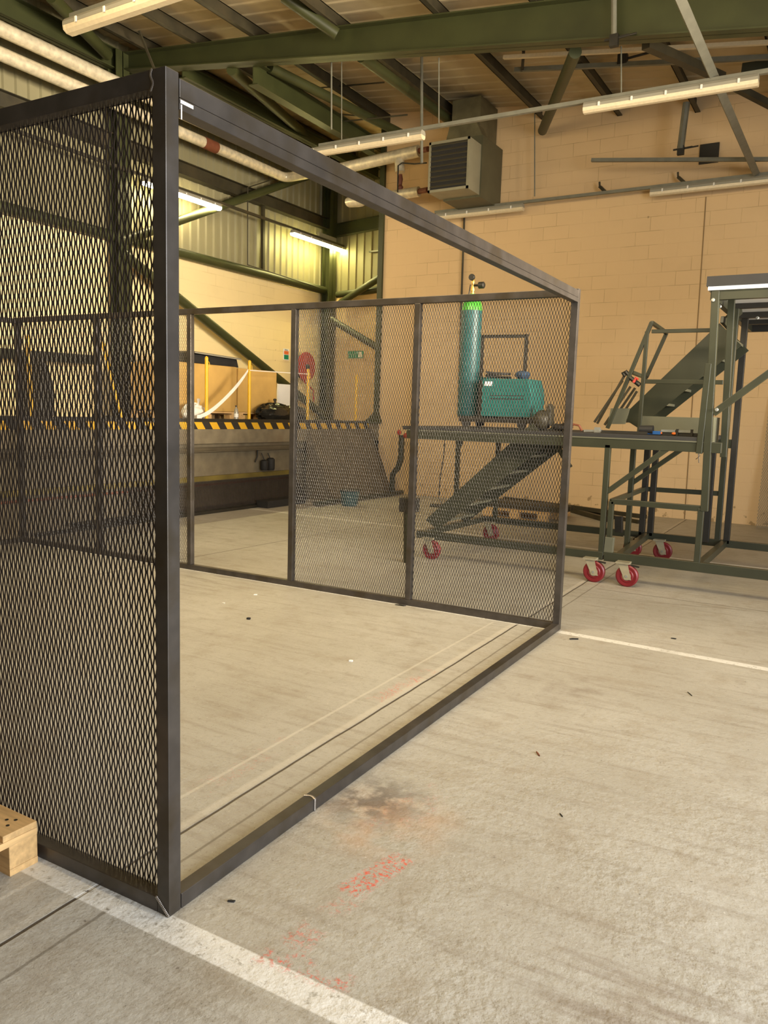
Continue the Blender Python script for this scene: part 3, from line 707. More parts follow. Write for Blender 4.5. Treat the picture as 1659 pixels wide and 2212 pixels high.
# tape
pA = PX(536,800,XD-.06); pB = PX(425,905,XD-.06)
tp = MB(); n = 14; pr = None
for i in range(n+1):
    t = i/n; c_ = pA.lerp(pB, t); c_.z = pA.z + (pB.z+.03-pA.z)*(1-(1-t)**1.55); w = .022+.016*math.sin(math.pi*t)
    cur = (c_+Vector((.004,0,w)), c_+Vector((.0,.012*math.sin(9*t),-w)))
    if pr: tp.add([pr[0], pr[1], cur[1], cur[0], pr[0]+Vector((-.002,0,0)), pr[1]+Vector((-.002,0,0)), cur[1]+Vector((-.002,0,0)), cur[0]+Vector((-.002,0,0))], [(0,1,2,3),(7,6,5,4),(0,3,7,4),(1,5,6,2)])
    pr = cur
steel('barrier_tape', tp, M['tape'], 'white tape sagging from a yellow post down to the dock', 'tape')
steel('barrier_tape', MB().bar(PX(540,800,XD-.06), PX(664,808,XD-.06), .004, .012), M['tape'], 'thin tape stretched between two yellow posts past the hose reel', 'tape')
# cardboard boxes on pallets
def pallet(x0, y0, z0, lx, ly, label, mt=None, group=None, along='x'):
    """along: direction of the top boards"""
    t_ = thing('wooden_pallet', (x0+lx/2, y0+ly/2, z0), label, 'pallet', group)
    nb = 5
    for i in range(nb):
        if along == 'x':
            w = .12; y = y0+(ly-w)*i/(nb-1); build('top_board', MB().box((x0,y,z0+.122),(x0+lx,y+w,z0+.144)), M['wood'], t_, bevel=.002)
        else:
            w = .12; x = x0+(lx-w)*i/(nb-1); build('top_board', MB().box((x,y0,z0+.122),(x+w,y0+ly,z0+.144)), M['wood_y'], t_, bevel=.002)
    for i in range(3):
        if along == 'x': x = x0+(lx-.145)*i/2; build('cross_board', MB().box((x,y0,z0+.10),(x+.145,y0+ly,z0+.122)), M['wood_y'], t_)
        else: y = y0+(ly-.1)*i/2; build('cross_board', MB().box((x0,y,z0+.10),(x0+lx,y+.1,z0+.122)), M['wood'], t_)
        for j in range(3):
            if along == 'x': bx_, by_ = x0+(lx-.145)*i/2, y0+(ly-.1)*j/2; sz = (.145,.1)
            else: bx_, by_ = x0+(lx-.1)*j/2, y0+(ly-.145)*i/2; sz = (.1,.145)
            build('block', MB().box((bx_,by_,z0+.022),(bx_+sz[0],by_+sz[1],z0+.10)), M['wood'], t_, bevel=.002)
    for j in range(3):
        if along == 'x': y = y0+(ly-.1)*j/2; build('bottom_board', MB().box((x0,y,z0),(x0+lx,y+.1,z0+.022)), M['wood'], t_)
        else: x = x0+(lx-.1)*j/2; build('bottom_board', MB().box((x,y0,z0),(x+.1,y0+ly,z0+.022)), M['wood_y'], t_)
    return t_
xbx = -8.55
yb0, yb1 = PX(420,800,xbx).y, PX(512,800,xbx).y; yb2, yb3 = PX(515,800,xbx).y, PX(598,800,xbx).y
yb0 -= .35
zbt = PX(470,790,xbx).z; zbt2 = PX(560,800,xbx).z
pallet(xbx-1.0, yb0+.02, ZD, 1.0, yb1-yb0-.04, 'pallet under the left cardboard box on the dock', along='y', group='pallets on the dock')
pallet(xbx-1.0, yb2+.02, ZD, 1.0, yb3-yb2+.10, 'pallet under the right cardboard box on the dock', along='y', group='pallets on the dock')
def carton(x0, y0, x1, y1, z0, z1, label):
    t_ = thing('cardboard_box', ((x0+x1)/2,(y0+y1)/2,z0), label, 'box', 'large cardboard boxes on the dock')
    build('carton', MB().box((x0,y0,z0),(x1,y1,z1)), M['card'], t_, bevel=.01)
    build('lid_flap', MB().box((x0+.01,y0+.01,z1),(x1-.01,(y0+y1)/2-.004,z1+.006)).box((x0+.01,(y0+y1)/2+.004,z1),(x1-.01,y1-.01,z1+.006)), M['card'], t_)
carton(xbx-.98, yb0, xbx, yb1, ZD+.146, zbt, 'left of two tall cardboard boxes, with a black tray on top')
carton(xbx-.98, yb2, xbx, yb3, ZD+.146, zbt2, 'right of two tall cardboard boxes, behind the taped post')
# black tray on box
ty0, ty1 = PX(425,770,xbx-.2).y, PX(503,780,xbx-.2).y
t_ = thing('black_tray', (xbx-.5, (ty0+ty1)/2, zbt+.01), 'glossy black tray lying upside down on the left cardboard box', 'tray')
build('rim', MB().prism([(xbx-.9,ty0-.2,zbt+.02),(xbx-.08,ty0-.2,zbt+.02),(xbx-.12,ty0-.2,zbt+.15),(xbx-.85,ty0-.2,zbt+.15)], (0, ty1-ty0+.2, -.012)), M['rubber'], t_)
build('lid', MB().prism([(xbx-.95,ty0-.2,zbt+.165),(xbx-.05,ty0-.2,zbt+.165),(xbx-.05,ty0-.2,zbt+.185),(xbx-.95,ty0-.2,zbt+.215)], (0, ty1-ty0+.22, -.03)), M['glasspanel'], t_)
build('lid_trim', MB().bar((xbx-.045,ty0-.2,zbt+.168),(xbx-.045,ty1+.02,zbt+.138), .01, .02), M['lampwhite'], t_)
# bags
def bag(c_, r_, mt, label, seed, extra=None):
    t_ = thing('rubbish_bag', (c_[0],c_[1],ZD), label, 'bag')
    mb = MB().ell((c_[0],c_[1],ZD+r_[2]*.86), r_, 30, 16, .22, seed)
    mb.v = [(x,y,max(z,ZD+.002)) for x,y,z in mb.v]
    build('sack', mb, mt, t_, smooth=True)
    k = c_[1]+ (extra or 0)
    build('knot', MB().tube([(c_[0],k,ZD+r_[2]*1.6),(c_[0]+.01,k+.01,ZD+r_[2]*1.95),(c_[0]-.01,k+.03,ZD+r_[2]*2.25)], [.022,.016,.03], 10), mt, t_, smooth=True)
    return t_
p = PX(592,890,xbx+.18); bag((p.x,p.y), (.20,.42,.165), M['bag'], 'left black rubbish bag slumped against the right cardboard box', 3)
p = PX(622,888,xbx+.10); bag((p.x,p.y+.15), (.20,.36,.15), M['bag'], 'right black rubbish bag beside the door post of the cage', 5)
p = PX(418,885,XD-.3); bag((p.x,p.y), (.15,.20,.14), M['whitebag'], 'tied white carrier bag at the left of the dock', 9, .08)
# bottle
p = PX(510,903,XD-.13)
t_ = thing('plastic_bottle', (p.x,p.y,ZD), 'small clear plastic bottle standing on the dock edge', 'bottle')
build('body', MB().lathe((p.x,p.y,ZD), [(.03,0),(.036,.01),(.036,.06),(.033,.08),(.036,.10),(.036,.15),(.028,.19),(.013,.215),(.012,.23)], 16), M['clear'], t_, smooth=True)
build('label_band', MB().lathe((p.x,p.y,ZD+.07), [(.0372,0),(.0372,.055)], 16), M['white'], t_, smooth=True)
build('cap', MB().lathe((p.x,p.y,ZD+.228), [(.015,0),(.015,.02)], 12), M['black'], t_)
_a, _b = PX(598,880,-9.3), PX(640,832,-9.26)
steel('white_board', MB().box((-9.3, _a.y, 1.302), (-9.27, _b.y, _b.z)), M['panelwhite'], 'white board standing behind the black bags', 'board')
# hose reel
hx = XL+.25; c_ = PX(660,792,hx)
t_ = thing('hose_reel', (hx, c_.y, c_.z-.4), 'red fire hose reel on the yellow-lit wall behind the mesh', 'hose reel')
build('disc', MB().lathe((hx,c_.y,c_.z), [(.30,0),(.31,.01),(.31,.03),(.05,.04)], 32, axis=(1,0,0)), M['redp'], t_, smooth=True)
build('drum', MB().lathe((hx-.15,c_.y,c_.z), [(.24,0),(.26,.07),(.24,.14)], 32, axis=(1,0,0)), M['rubber'], t_, smooth=True)
build('hub', MB().lathe((hx+.03,c_.y,c_.z), [(.06,0),(.05,.05),(.02,.06)], 16, axis=(1,0,0)), M['rubber'], t_)
build('hose', MB().tube([(hx-.05,c_.y-.1,c_.z-.25),(hx,c_.y+.3,c_.z-.5),(hx,c_.y+.32,c_.z-.75)], .018, 8), M['redp'], t_)
p0 = PX(612,777,XL+.01); p1 = PX(622,754,XL+.01)
t_ = thing('fire_action_sign', (XL+.01, p0.y, p0.z), 'small white, orange and green fire notice on the yellow-lit wall', 'sign')
build('board', MB().box((XL+.002, p0.y, p0.z), (XL+.012, p1.y+.04, p1.z)), M['panelwhite'], t_)
h_ = p1.z-p0.z
build('orange_band', MB().box((XL+.012, p0.y+.02, p0.z+h_*.50), (XL+.016, p1.y+.02, p0.z+h_*.80)), M['signorange'], t_)
build('green_band', MB().box((XL+.012, p0.y+.02, p0.z+h_*.06), (XL+.016, p1.y+.02, p0.z+h_*.46)), M['signgreen'], t_)
tx = MB()
for k in range(3): tx.box((XL+.012, p0.y+.04, p0.z+h_*(.84+.045*k)), (XL+.015, p1.y-.01*k, p0.z+h_*(.86+.045*k)))
build('text_lines', tx, M['black'], t_)
p0 = PY(752,774,YR-.01); p1 = PY(785,762,YR-.01)
t_ = thing('exit_sign', (p0.x, YR-.01, p0.z), 'green and white exit sign on the recess wall behind the mesh', 'sign')
build('board', MB().box((p0.x, YR-.02, p0.z), (p1.x, YR-.01, p1.z+.04)), M['signgreen'], t_)
build('pictogram', MB().box((p1.x-.13, YR-.023, p0.z+.02), (p1.x-.03, YR-.02, p1.z+.02)), M['panelwhite'], t_)
wr = MB(); w_ = (p1.x-.17-p0.x-.03)/4; hh = (p1.z-p0.z)*.75; zb_ = p0.z+.035
for i, chs in enumerate(('E','x','i','t')):
    x_ = p0.x+.03+i*w_; s_ = w_*.7
    def st(a0,b0,a1,b1): wr.bar((x_+a0*s_, YR-.022, zb_+b0*hh), (x_+a1*s_, YR-.022, zb_+b1*hh), .003, .012, up=(0,1,0))
    if chs == 'E':
        st(0,0,0,1); st(0,0,.8,0); st(0,.5,.7,.5); st(0,1,.8,1)
    elif chs == 'x': st(0,0,.8,.7); st(0,.7,.8,0)
    elif chs == 'i': st(.4,0,.4,.65); st(.4,.85,.4,.95)
    else: st(.4,0,.4,1); st(.1,.7,.8,.7)
build('lettering', wr, M['panelwhite'], t_)
# wall handrail + dark things at the far left of the dock
q0 = PX(0,765,XL+.35); q1 = PX(208,778,XL+.35)
steel('wall_guard_rail', MB().bar((XL+.35, q0.y-1, q0.z), (XL+.35, q1.y, q1.z), .06, .14), M['olive'], 'grey-green guard rail along the left wall, behind the near mesh', 'rail')
pa = PX(78,903,-9.0); pb = PX(106,820,-9.0)
t_ = thing('cabinet', (-9.2, (pa.y+pb.y)/2, ZD), 'dark floor machine on the dock, behind the near mesh at far left', 'machine')
build('body', MB().prism([(-9.4,pa.y,ZD+.03),(-9.4,pb.y,ZD+.03),(-9.4,pb.y,ZD+.45),(-9.4,pb.y-.1,ZD+.72),(-9.4,pa.y+.02,ZD+.78)], (.5,0,0)), M['black'], t_, bevel=.02)
build('foot', MB().box((-9.38,pa.y+.05,ZD),(-8.95,pb.y-.05,ZD+.03)), M['rubber'], t_)
# dock face fittings
q0 = PX(420,972,XD-.05); q1 = PX(634,968,XD-.05)
steel('dock_pipe', MB().tube([(XD-.13, YN, q0.z), (XD-.13, YB-2.1, q0.z)], .045, 12), M['concd'], 'dusty pipe running along the dock face under the slab', 'pipe', smooth=True)
q0 = PX(420,1042,XD-.05)
steel('guide_rail', MB().box((XD-.22, YN, q0.z-.01), (XD-.17, YB-2.1, q0.z+.06)), mat('old_yellow_paint', (.16,.12,.025), .6, 0, .3, 3), 'faded yellow rail low on the dock face', 'rail')
steel('dock_pipe', MB().tube([(XD-.19, YN, q0.z-.07), (XD-.19, YB-2.1, q0.z-.07)], .018, 8), M['rust'], 'thin rust-red pipe just below the faded yellow rail', 'pipe')
for u, s_, wh in ((572,1,'left'), (586,1.2,'right')):
    p = PX(u, 1000, XD-.12)
    t_ = thing('air_fitting', (p.x, p.y, p.z-.1), 'black drum-shaped fitting hung on the dock face, %s one' % wh, 'fitting', 'black fittings on the dock face')
    build('drum', MB().lathe((XD-.13,p.y,p.z-.12), [(.05,0),(.065,.02),(.065,.15*s_),(.04,.17*s_)], 14), M['rubber'], t_, smooth=True)
    build('strap', MB().tube([(XD-.13,p.y,p.z+.05),(XD-.16,p.y-.04,p.z+.16)], .008, 6), M['rubber'], t_)
p = PX(553,985,XD-.17); steel('dock_hook', MB().tube([PX(556,960,XD-.17),PX(556,985,XD-.17),PX(551,998,XD-.17)], .012, 6).bar(PX(553,960,XD-.17),PX(575,960,XD-.17),.03), M['rubber'], 'dark hook and bracket on the dock face left of the black fittings', 'hook')
steel('hatch_cover', MB().box(tuple(PX(660,1015,XD-.19)), tuple(PX(709,972,XD-.215))), M['olive_light'], 'pale hatch cover on the dock face, behind the mesh', 'hatch')
# expanded mesh sheets leaning on the dock foot
q0, q1 = PX(400,1075,XD-.02), PX(634,1060,XD-.02)
t_ = thing('mesh_sheets', (XD+.02, 8, 0), 'dark expanded mesh sheet leaning along the foot of the dock', 'mesh sheet')
v_, f_ = expanded(0, 3.6, 0, .36, 0, SW=.03, LW=.03, w=.008)
v2 = np.stack([XD-.15+.30*(1-v_[:,2]/.36)+v_[:,1]-ORG[t_.name][0], 7.1+v_[:,0]-8, v_[:,2]+.06], 1)
mesh_panel('sheet', v2, f_, M['mesh'], t_)
build('stack', MB().box((XD-.10, 6.2, .0), (XD+.16, YB-2.2, .06)).bar((XD+.20,5.5,.022),(XD+.20,YB-2.6,.022), .04), M['black'], t_)
p = PZ(565,1097,0); p2 = PZ(650,1086,0)
steel('rubber_block', MB().box((p.x-.1, p.y, 0), (p.x+.12, p2.y, .11)), M['rubber'], 'black rubber block lying on the floor by the dock, left of the cage door post', 'block')
p = PZ(755,1092,0)
t_ = thing('blue_bucket', (p.x, p.y, 0), 'small dark blue bucket on the floor by the dock, behind the mesh', 'bucket')
build('pail', MB().lathe((p.x,p.y,0), [(.12,0),(.13,.02),(.16,.24),(.165,.25)], 20), mat('dull_blue_plastic', (.03,.09,.11), .5), t_, smooth=True)
build('rim', MB().lathe((p.x,p.y,.24), [(.172,0),(.172,.02)], 20), M['rubber'], t_)
steel('channel_bar', MB().bar(PZ(680,1088,.05), PZ(868,1062,.05), .08, .06), M['olive'], 'grey steel channel lying on the floor at the dock end', 'bar')
# valve pipe by block wall
pv = PY(866,935,12.5)
t_ = thing('valve_pipe', (pv.x, 12.5, 0), 'vertical dull pipe with red handles on the block wall behind the mesh', 'pipe')
build('riser', MB().tube([(PY(848,1025,12.5).x,12.5,0), PY(848,1025,12.5), PY(860,1010,12.5), PY(866,990,12.5), PY(868,940,12.5)], .055, 12), M['olive'], t_, smooth=True)
build('handle', MB().ell(tuple(PY(862,934,12.4)), (.04,.03,.05)).ell(tuple(PY(877,941,12.4)), (.05,.03,.05)), M['redp'], t_, label='red valve handles')
# short post standing behind the mesh
pv = PZ(882,1215,0)
t_ = thing('steel_bollard', (pv.x, pv.y, 0), 'short grey post with a dark collar behind the mesh, left of the stair', 'bollard')
build('shaft', MB().tube([(pv.x,pv.y,0), (pv.x-.02,pv.y,.56)], .05, 14), M['olive'], t_, smooth=True)
build('collar', MB().box((pv.x-.09,pv.y-.07,.52),(pv.x+.07,pv.y+.07,.66)), M['black'], t_)

# ------------------------------------------------------------------ access platform with stair (left unit) and tower (right unit)
YA, YC = 7.25, 8.88
def Pf(u, v): return PY(u, v, YA)
def Pr(u, v): return PY(u, v, YC)
def bars(name, lst, mt, parent, w=.05, h=None, label=None):
    for p, q in lst: build(name, MB().bar(p, q, w, h), M[mt], parent, label=label)
def caster(parent, u, v, brake=False, top=.215):
    p = PZ(u, v, 0); x, y = p.x, p.y; r_ = .10
    fk = MB()
    for s in (-1,1): fk.prism([(x-.035+.02,y+s*.034-.003,.10-.03),(x+.025+.02,y+s*.034-.003,.10-.03),(x+.055-.05,y+s*.034-.003,top),(x-.055-.03,y+s*.034-.003,top)], (0,.006,0))
    fk.box((x-.10,y-.05,top-.005),(x+.02,y+.05,top+.012))
    f = build('caster_fork', fk, M['fork'], parent, label='pale zinc caster fork')
    build('wheel', MB().lathe((x,y-.024,r_), [(.055,-.002),(.062,.004),(.088,0),(.1,.008),(.1,.040),(.088,.048),(.062,.044),(.055,.05)], 28, axis=(0,1,0)), M['red'], f, smooth=True, label='dark red caster wheel')
    build('axle', MB().tube([(x,y-.042,r_),(x,y+.042,r_)], .012, 10), M['zinc'], f)
    build('hub', MB().tube([(x,y-.027,r_),(x,y+.029,r_)], .040, 16), M['fork'], f)
    if brake: build('brake_lever', MB().bar((x+.03,y,top-.015),(x+.10,y,top-.025), .03, .01), M['black'], f)
    return f
zbm = .245
pl = thing('access_platform', (-3.0, 8.0, 0), 'wheeled olive steel work platform with a stair, left unit behind the mesh', 'platform')
XA0, XA1 = Pf(902,1155).x, Pf(1303,1204).x
def rect(name, p, q, mt, parent, w, h): return build(name, MB().bar(p, q, w, h), M[mt], parent, bevel=.003)
rect('base_beam', (XA0,YA,zbm), (XA1,YA,zbm), 'olive', pl, .06, .075)
rect('base_beam', (XA0,YC,zbm), (XA1-.02,YC,zbm), 'olive', pl, .06, .075)
rect('base_beam', (XA0+.03,YA,zbm), (XA0+.03,YC,zbm), 'olive', pl, .06, .07)
xc_ = Pf(1065,1150).x
caster(pl, 932, 1208); caster(pl, 1060, 1168); caster(pl, 1282, 1257, True); caster(pl, 1365, 1202)
# deck
zdk = 1.325; XD0, XD1 = Pf(872,925).x, Pf(1512,950).x
build('deck_beam', MB().bar((XD0+.05,YA,zdk-.035),(XD1+.18,YA,zdk-.035), .05, .09), M['olive'], pl, bevel=.003)
build('deck_beam', MB().bar((XD0+.05,YC,zdk-.035),(XD1+.1,YC,zdk-.035), .05, .09), M['olive'], pl)
build('deck_board', MB().box((XD0,YA-.03,zdk+.012),(XD1,YC+.03,zdk+.05)), M['rubber'], pl, bevel=.006, label='black edged deck board')
build('edge_strip', MB().box((XD0+.05,YA-.032,zdk+.004),(XD1+.03,YA-.026,zdk+.016)), M['olive_light'], pl)
# uprights
for (u0,v0,u1,v1,yy) in ((988,940,985,1150,8.88),(1300,1200,1313,957,YA),(1357,1172,1367,955,8.1),(1075,960,1070,1140,8.88)):
    a_ = PY(u0,v0,yy); b_ = PY(u1,v1,yy); x_ = (a_.x+b_.x)/2
    rect('leg', (x_,yy,zbm if yy in (YA,8.88) else .2), (x_,yy,zdk-.05), 'olive', pl, .05, .05)
rect('leg', (PY(1400,1100,YC).x-.05,YC,zbm), (PY(1400,1100,YC).x-.05,YC,zdk-.05), 'black', pl, .06, .06)
rect('leg', (PY(1400,1100,YC).x+.04,YC,zbm), (PY(1400,1100,YC).x+.04,YC,zdk-.05), 'black', pl, .06, .06)
rect('leg', (PY(992,1000,YA+.1).x,YA+.1,zdk-.05), (PY(992,1000,YA+.1).x,YA+.1,zdk-.14), 'olive', pl, .04, .04)
rect('brace', Pf(1312,1062), Pf(1452,962), 'olive', pl, .04, .045)
rect('brace', PY(1362,1046,8.1), PY(1488,960,8.1), 'olive', pl, .04, .045)
rect('brace', PY(1195,950,8.0), PY(1232,1010,8.0), 'olive', pl, .04, .045)
# stair 1
def stair(parent, A, B, y0, y1, w, n, mt='olive', tm='olive_light', pad=0):
    A = Vector(A); B = Vector(B); d = (B-A).normalized(); nn = Vector((-d.z,0,d.x))
    for y in (y0, y1):
        q = [A+nn*w/2, A-nn*w/2, B-nn*w/2, B+nn*w/2]; q = [Vector((v.x, y-.004, v.z)) for v in q]
        q[1] = Vector((A.x+w*.45, y-.004, A.z)); q[0] = Vector((A.x-w*.15, y-.004, A.z+w*.35))
        build('stringer', MB().prism(q, (0,.008,0)), M[mt], parent, bevel=.002)
    for i in range(n):
        c_ = A+(B-A)*((i+.6)/n); 
        build('tread', MB().box((c_.x-.11,y0+.006,c_.z-.01),(c_.x+.11,y1-.006,c_.z+.015)).box((c_.x-.11,y0+.006,c_.z-.04),(c_.x-.10,y1-.006,c_.z+.015)), M[tm], parent)
ys0, ys1 = 7.45, 8.15
A_ = PY(925,1148,ys0); B_ = PY(1168,935,ys0); A_.z = max(A_.z,.28)
stair(pl, A_, B_, ys0, ys1, .26, 6)
# trolley items at left end: vertical handrail behind
rect('handrail', PY(1040,727,8.5), PY(1138,726,8.5), 'black', pl, .035, .035)
rect('handrail', PY(1138,722,8.5), PY(1128,905,8.5), 'black', pl, .035, .035)
rect('handrail', PY(1042,727,8.5), PY(1036,905,8.5), 'black', pl, .035, .035)
# base details
rect('bracket', Pf(1318,1160), Pf(1314,1200), 'olive_light', pl, .08, .05)
rect('bracket', PY(1337,1115,8.6), PY(1337,1150,8.6), 'black', pl, .08, .06)

tw = thing('access_tower', (-.6, 8.0, 0), 'tall olive steel access tower with high platform and stair, right unit', 'tower')
XB0, XB1 = Pf(1306,1205).x, 1.2
rect('base_beam', (XB0,YA,zbm-.0), (XB1,YA,zbm-.0), 'olive', tw, .06, .085)
XE = PY(1388,1168,YC).x
rect('base_beam', (XE,YC-.0,zbm), (XB1,YC,zbm), 'olive', tw, .06, .075)
rect('base_beam', (XB0+.12,YA,zbm), (XE+.04,YC,zbm), 'olive', tw, .06, .065)
xq = (PY(1512,1222,YA).x+PY(1560,1180,YC).x)/2
rect('base_beam', (xq,YA,zbm), (xq,YC,zbm), 'olive', tw, .06, .065)
caster(tw, 1353, 1267, True); caster(tw, 1430, 1210)
# lower guard gate
g0, g1, g2, g3 = Pf(1316,1200), Pf(1319,1084), Pf(1514,1097), Pf(1506,1222)
xg0 = (g0.x+g1.x)/2; xg1 = (g2.x+g3.x)/2; zg = (g1.z+g2.z)/2
rect('upright', (xg0,YA,zbm), (xg0,YA,zg), 'olive', tw, .045, .045); rect('guard_rail', (xg0,YA,zg), (xg1,YA,zg), 'olive', tw, .045, .05); rect('upright', (xg1,YA,zbm), (xg1,YA,zg), 'olive', tw, .05, .05)
rect('guard_rail', (xg0,YA,zg), (PY(1392,1056,YC).x,YC,zg), 'olive', tw, .04, .045)
rect('guard_rail', PY(1392,1056,YC), PY(1553,1066,YC), 'olive', tw, .04, .05)
# main legs
ztp = 2.60
xm = (PY(1537,760,YA).x + PY(1530,960,YA).x)/2
rect('leg', (xm+.03,YA,zg-.02), (xm-.02,YA,ztp), 'olive', tw, .06, .06)
rect('leg', (xm-.05,YA-.01,zdk-.09), (xm-.03,YA-.01,2.0), 'olive', tw, .05, .05)
rect('leg', (xm+.10,YA+.35,1.2), (xm+.06,YA+.35,ztp), 'olive', tw, .055, .055)
x2 = (PY(1600,760,YC).x+PY(1575,1150,YC).x)/2
rect('leg', (x2,YC,zbm), (x2,YC,ztp), 'black', tw, .06, .06); rect('leg', (x2-.09,YC,zbm), (x2-.09,YC,ztp), 'olive', tw, .055, .055)
rect('leg', (x2-.20,YC-.05,zbm), (x2-.20,YC-.05,PY(1565,930,YC).z), 'black', tw, .07, .07)
x3 = PY(1578,820,8.1).x
rect('leg', (x3,8.1,1.25), (x3,8.1,ztp), 'olive', tw, .05, .05)
rect('brace', Pf(1541,893), Pf(1700,778), 'olive', tw, .05, .055)
# bolts
bm_ = MB()
for u, v, yy in ((1540,648,YA-.035),(1555,662,YA+.31),(1548,885,YA-.04),(1579,696,7.8),(1636,687,YC-.6)):
    p = PY(u,v,yy); bm_.lathe(p, [(.016,0),(.016,-.008),(.010,-.014)], 12, axis=(0,1,0))
build('bolt', bm_, M['zinc'], tw, smooth=True, label='bright bolt heads')
# high platform
xt0 = PY(1535,640,YA).x; zP = PY(1600,605,YA).z
build('platform_edge', MB().box((xt0-.03,YA-.06,zP-.044),(XB1,YA+.1,zP+.035)), M['rubber'], tw, label='black edge strip of the high platform')
YT = 9.9
build('platform_board', MB().box((xt0-.02,YA-.035,zP-.075),(XB1,YT,zP-.045)), M['panelwhite'], tw, label='white board of the high platform')
for yy, hh_ in ((YA+.02,.075),(YA+.85,.045),(YA+1.5,.055),(YA+2.15,.045),(YT-.03,.075)): build('joist', MB().box((xt0,yy-.03,zP-.076-hh_),(XB1,yy+.03,zP-.076)), M['olive'] if yy < YA+.1 else M['black'], tw)
build('side_beam', MB().box((xt0,YA,zP-.15),(xt0+.05,YT,zP-.076)), M['olive'], tw)
# side gusset
rect('brace', PY(1560,690,7.6), PY(1582,713,7.9), 'olive', tw, .03, .06)
rect('brace', PY(1567,696,8.2), PY(1600,668,8.5), 'olive', tw, .03, .09)
# upper stair
ys0, ys1 = 8.25, 8.85
A_ = PY(1350,925,ys0); B_ = PY(1578,722,ys0); A_.z = max(A_.z, zdk+.10)
stair(tw, A_, B_, ys0, ys1, .30, 6)
# handrails of stair
yh_ = 7.9
rect('handrail', PY(1408,716,yh_), PY(1545,713,yh_), 'olive', tw, .03, .035)
rect('handrail', PY(1398,716,yh_), PY(1380,940,yh_), 'olive', tw, .035, .035)
rect('handrail', PY(1390,824,yh_), PY(1562,826,yh_), 'olive', tw, .03, .04)
rect('handrail', PY(1408,696,yh_), PY(1312,925,yh_), 'olive', tw, .035, .035)
rect('handrail', PY(1408,697,yh_), PY(1440,719,yh_+.5), 'olive', tw, .03, .035)
rect('handrail', PY(1440,719,yh_+.5), PY(1396,816,yh_+.5), 'olive', tw, .03, .035)
rect('handrail', PY(1396,816,yh_+.5), PY(1362,803,yh_), 'olive', tw, .03, .035)
# toe board
build('toe_board', MB().bar(PY(1378,917,8.0), PY(1515,922,8.0), .012, .17), M['olive_light'], tw, label='pale grey-green toe board')
build('toe_board', MB().bar(PY(1513,927,YA+.05), PY(1552,929,YA+.40), .012, .22), M['olive_light'], tw, label='pale grey-green toe board')

# things on the deck
zk = zdk+.052
p = PY(1012,905,7.95)
t_ = thing('welding_trolley', (-3.3, 8.0, zk), 'dark low trolley under the gas cylinder and the teal welder', 'trolley')
xw0, xw1 = PY(987,905,7.75).x, PY(1150,905,7.75).x
build('base_tray', MB().box((xw0+.02,7.75,zk+.06),(xw1,8.15,zk+.12)), M['black'], t_, bevel=.006)
for x_ in (xw0+.10, xw1-.12):
    for y_ in (7.77, 8.13): build('wheel', MB().lathe((x_,y_-.015,zk+.05), [(.02,0),(.05,0),(.05,.03),(.02,.03)], 18, axis=(0,1,0)), M['rubber'], t_, smooth=True)
build('rear_panel', MB().box((xw0+.03,8.12,zk+.12),(xw0+.30,8.15,zk+.55)), M['teal_dark'], t_)
build('cylinder_clamp', MB().box((xw0+.22,7.80,zk+.12),(xw0+.26,8.12,zk+.50)), M['black'], t_)
cx_, cy_ = PY(1014,800,7.95).x, 7.95
t_ = thing('gas_cylinder', (cx_,cy_,zk+.12), 'tall teal gas cylinder with a bright green shoulder and a gauge', 'gas cylinder')
zs_ = PY(1017,672,7.95).z; zt2 = PY(1018,650,7.95).z
build('barrel', MB().lathe((cx_,cy_,zk+.12), [(.10,0),(.112,.02),(.112,zs_-zk-.12)], 28), M['teal_dark'], t_, smooth=True)
build('shoulder', MB().lathe((cx_,cy_,zs_), [(.1125,0),(.110,.04),(.095,.09),(.065,.135),(.035,.155),(.03,.18)], 28), M['cylgreen'], t_, smooth=True, label='bright green shoulder')
zv = zs_+.18
build('valve', MB().tube([(cx_,cy_,zv-.01),(cx_,cy_,zv+.14)], .016, 12).tube([(cx_,cy_,zv+.03),(cx_,cy_,zv+.07)], .025, 12).ell((cx_,cy_,zv+.12),(.02,.02,.05)), M['brass'], t_, smooth=True, label='brass valve')
v2_ = MB().lathe((cx_+.07,cy_-.01,zv+.085), [(.02,0),(.035,.005),(.035,.06),(.02,.07)], 14, axis=(1,0,0)).tube([(cx_,cy_,zv+.09),(cx_+.08,cy_-.01,zv+.085)], .012, 8)
v2_.lathe((cx_,cy_-.02,zv+.17), [(.03,0),(.034,-.01),(.034,-.03),(.03,-.035)], 16, axis=(0,1,0)).tube([(cx_-.03,cy_,zv+.1),(cx_-.05,cy_,zv-.02),(cx_-.055,cy_,zv-.14)], .006, 6)
build('regulator', v2_, M['black'], t_, smooth=True)
xw0, xw1 = PY(1040,860,7.72).x, PY(1148,860,7.72).x; zw0, zw1 = zk+.122, PY(1090,818,7.72).z
t_ = thing('welding_machine', ((xw0+xw1)/2, 7.95, zw0), 'teal box-shaped welding machine on the trolley beside the gas cylinder', 'welder')
build('case', MB().prism([(xw0,7.72,zw0),(xw1-.01,7.72,zw0),(xw1,7.72,zw0+.22),(xw1-.04,7.72,zw1),(xw0,7.72,zw1)], (0,.40,0)), M['teal'], t_, bevel=.008)
build('sticker', MB().box((xw0+.03,7.716,zw1-.075),(xw0+.115,7.7195,zw1-.03)), M['panelwhite'], t_, label='white sticker')
build('vent_slots', MB().box((xw0+.10,7.716,zw0+.18),(xw1-.08,7.7195,zw0+.19)).box((xw0+.10,7.716,zw0+.215),(xw1-.08,7.7195,zw0+.223)), M['rubber'], t_)
cl_ = PY(1095,815,7.9)
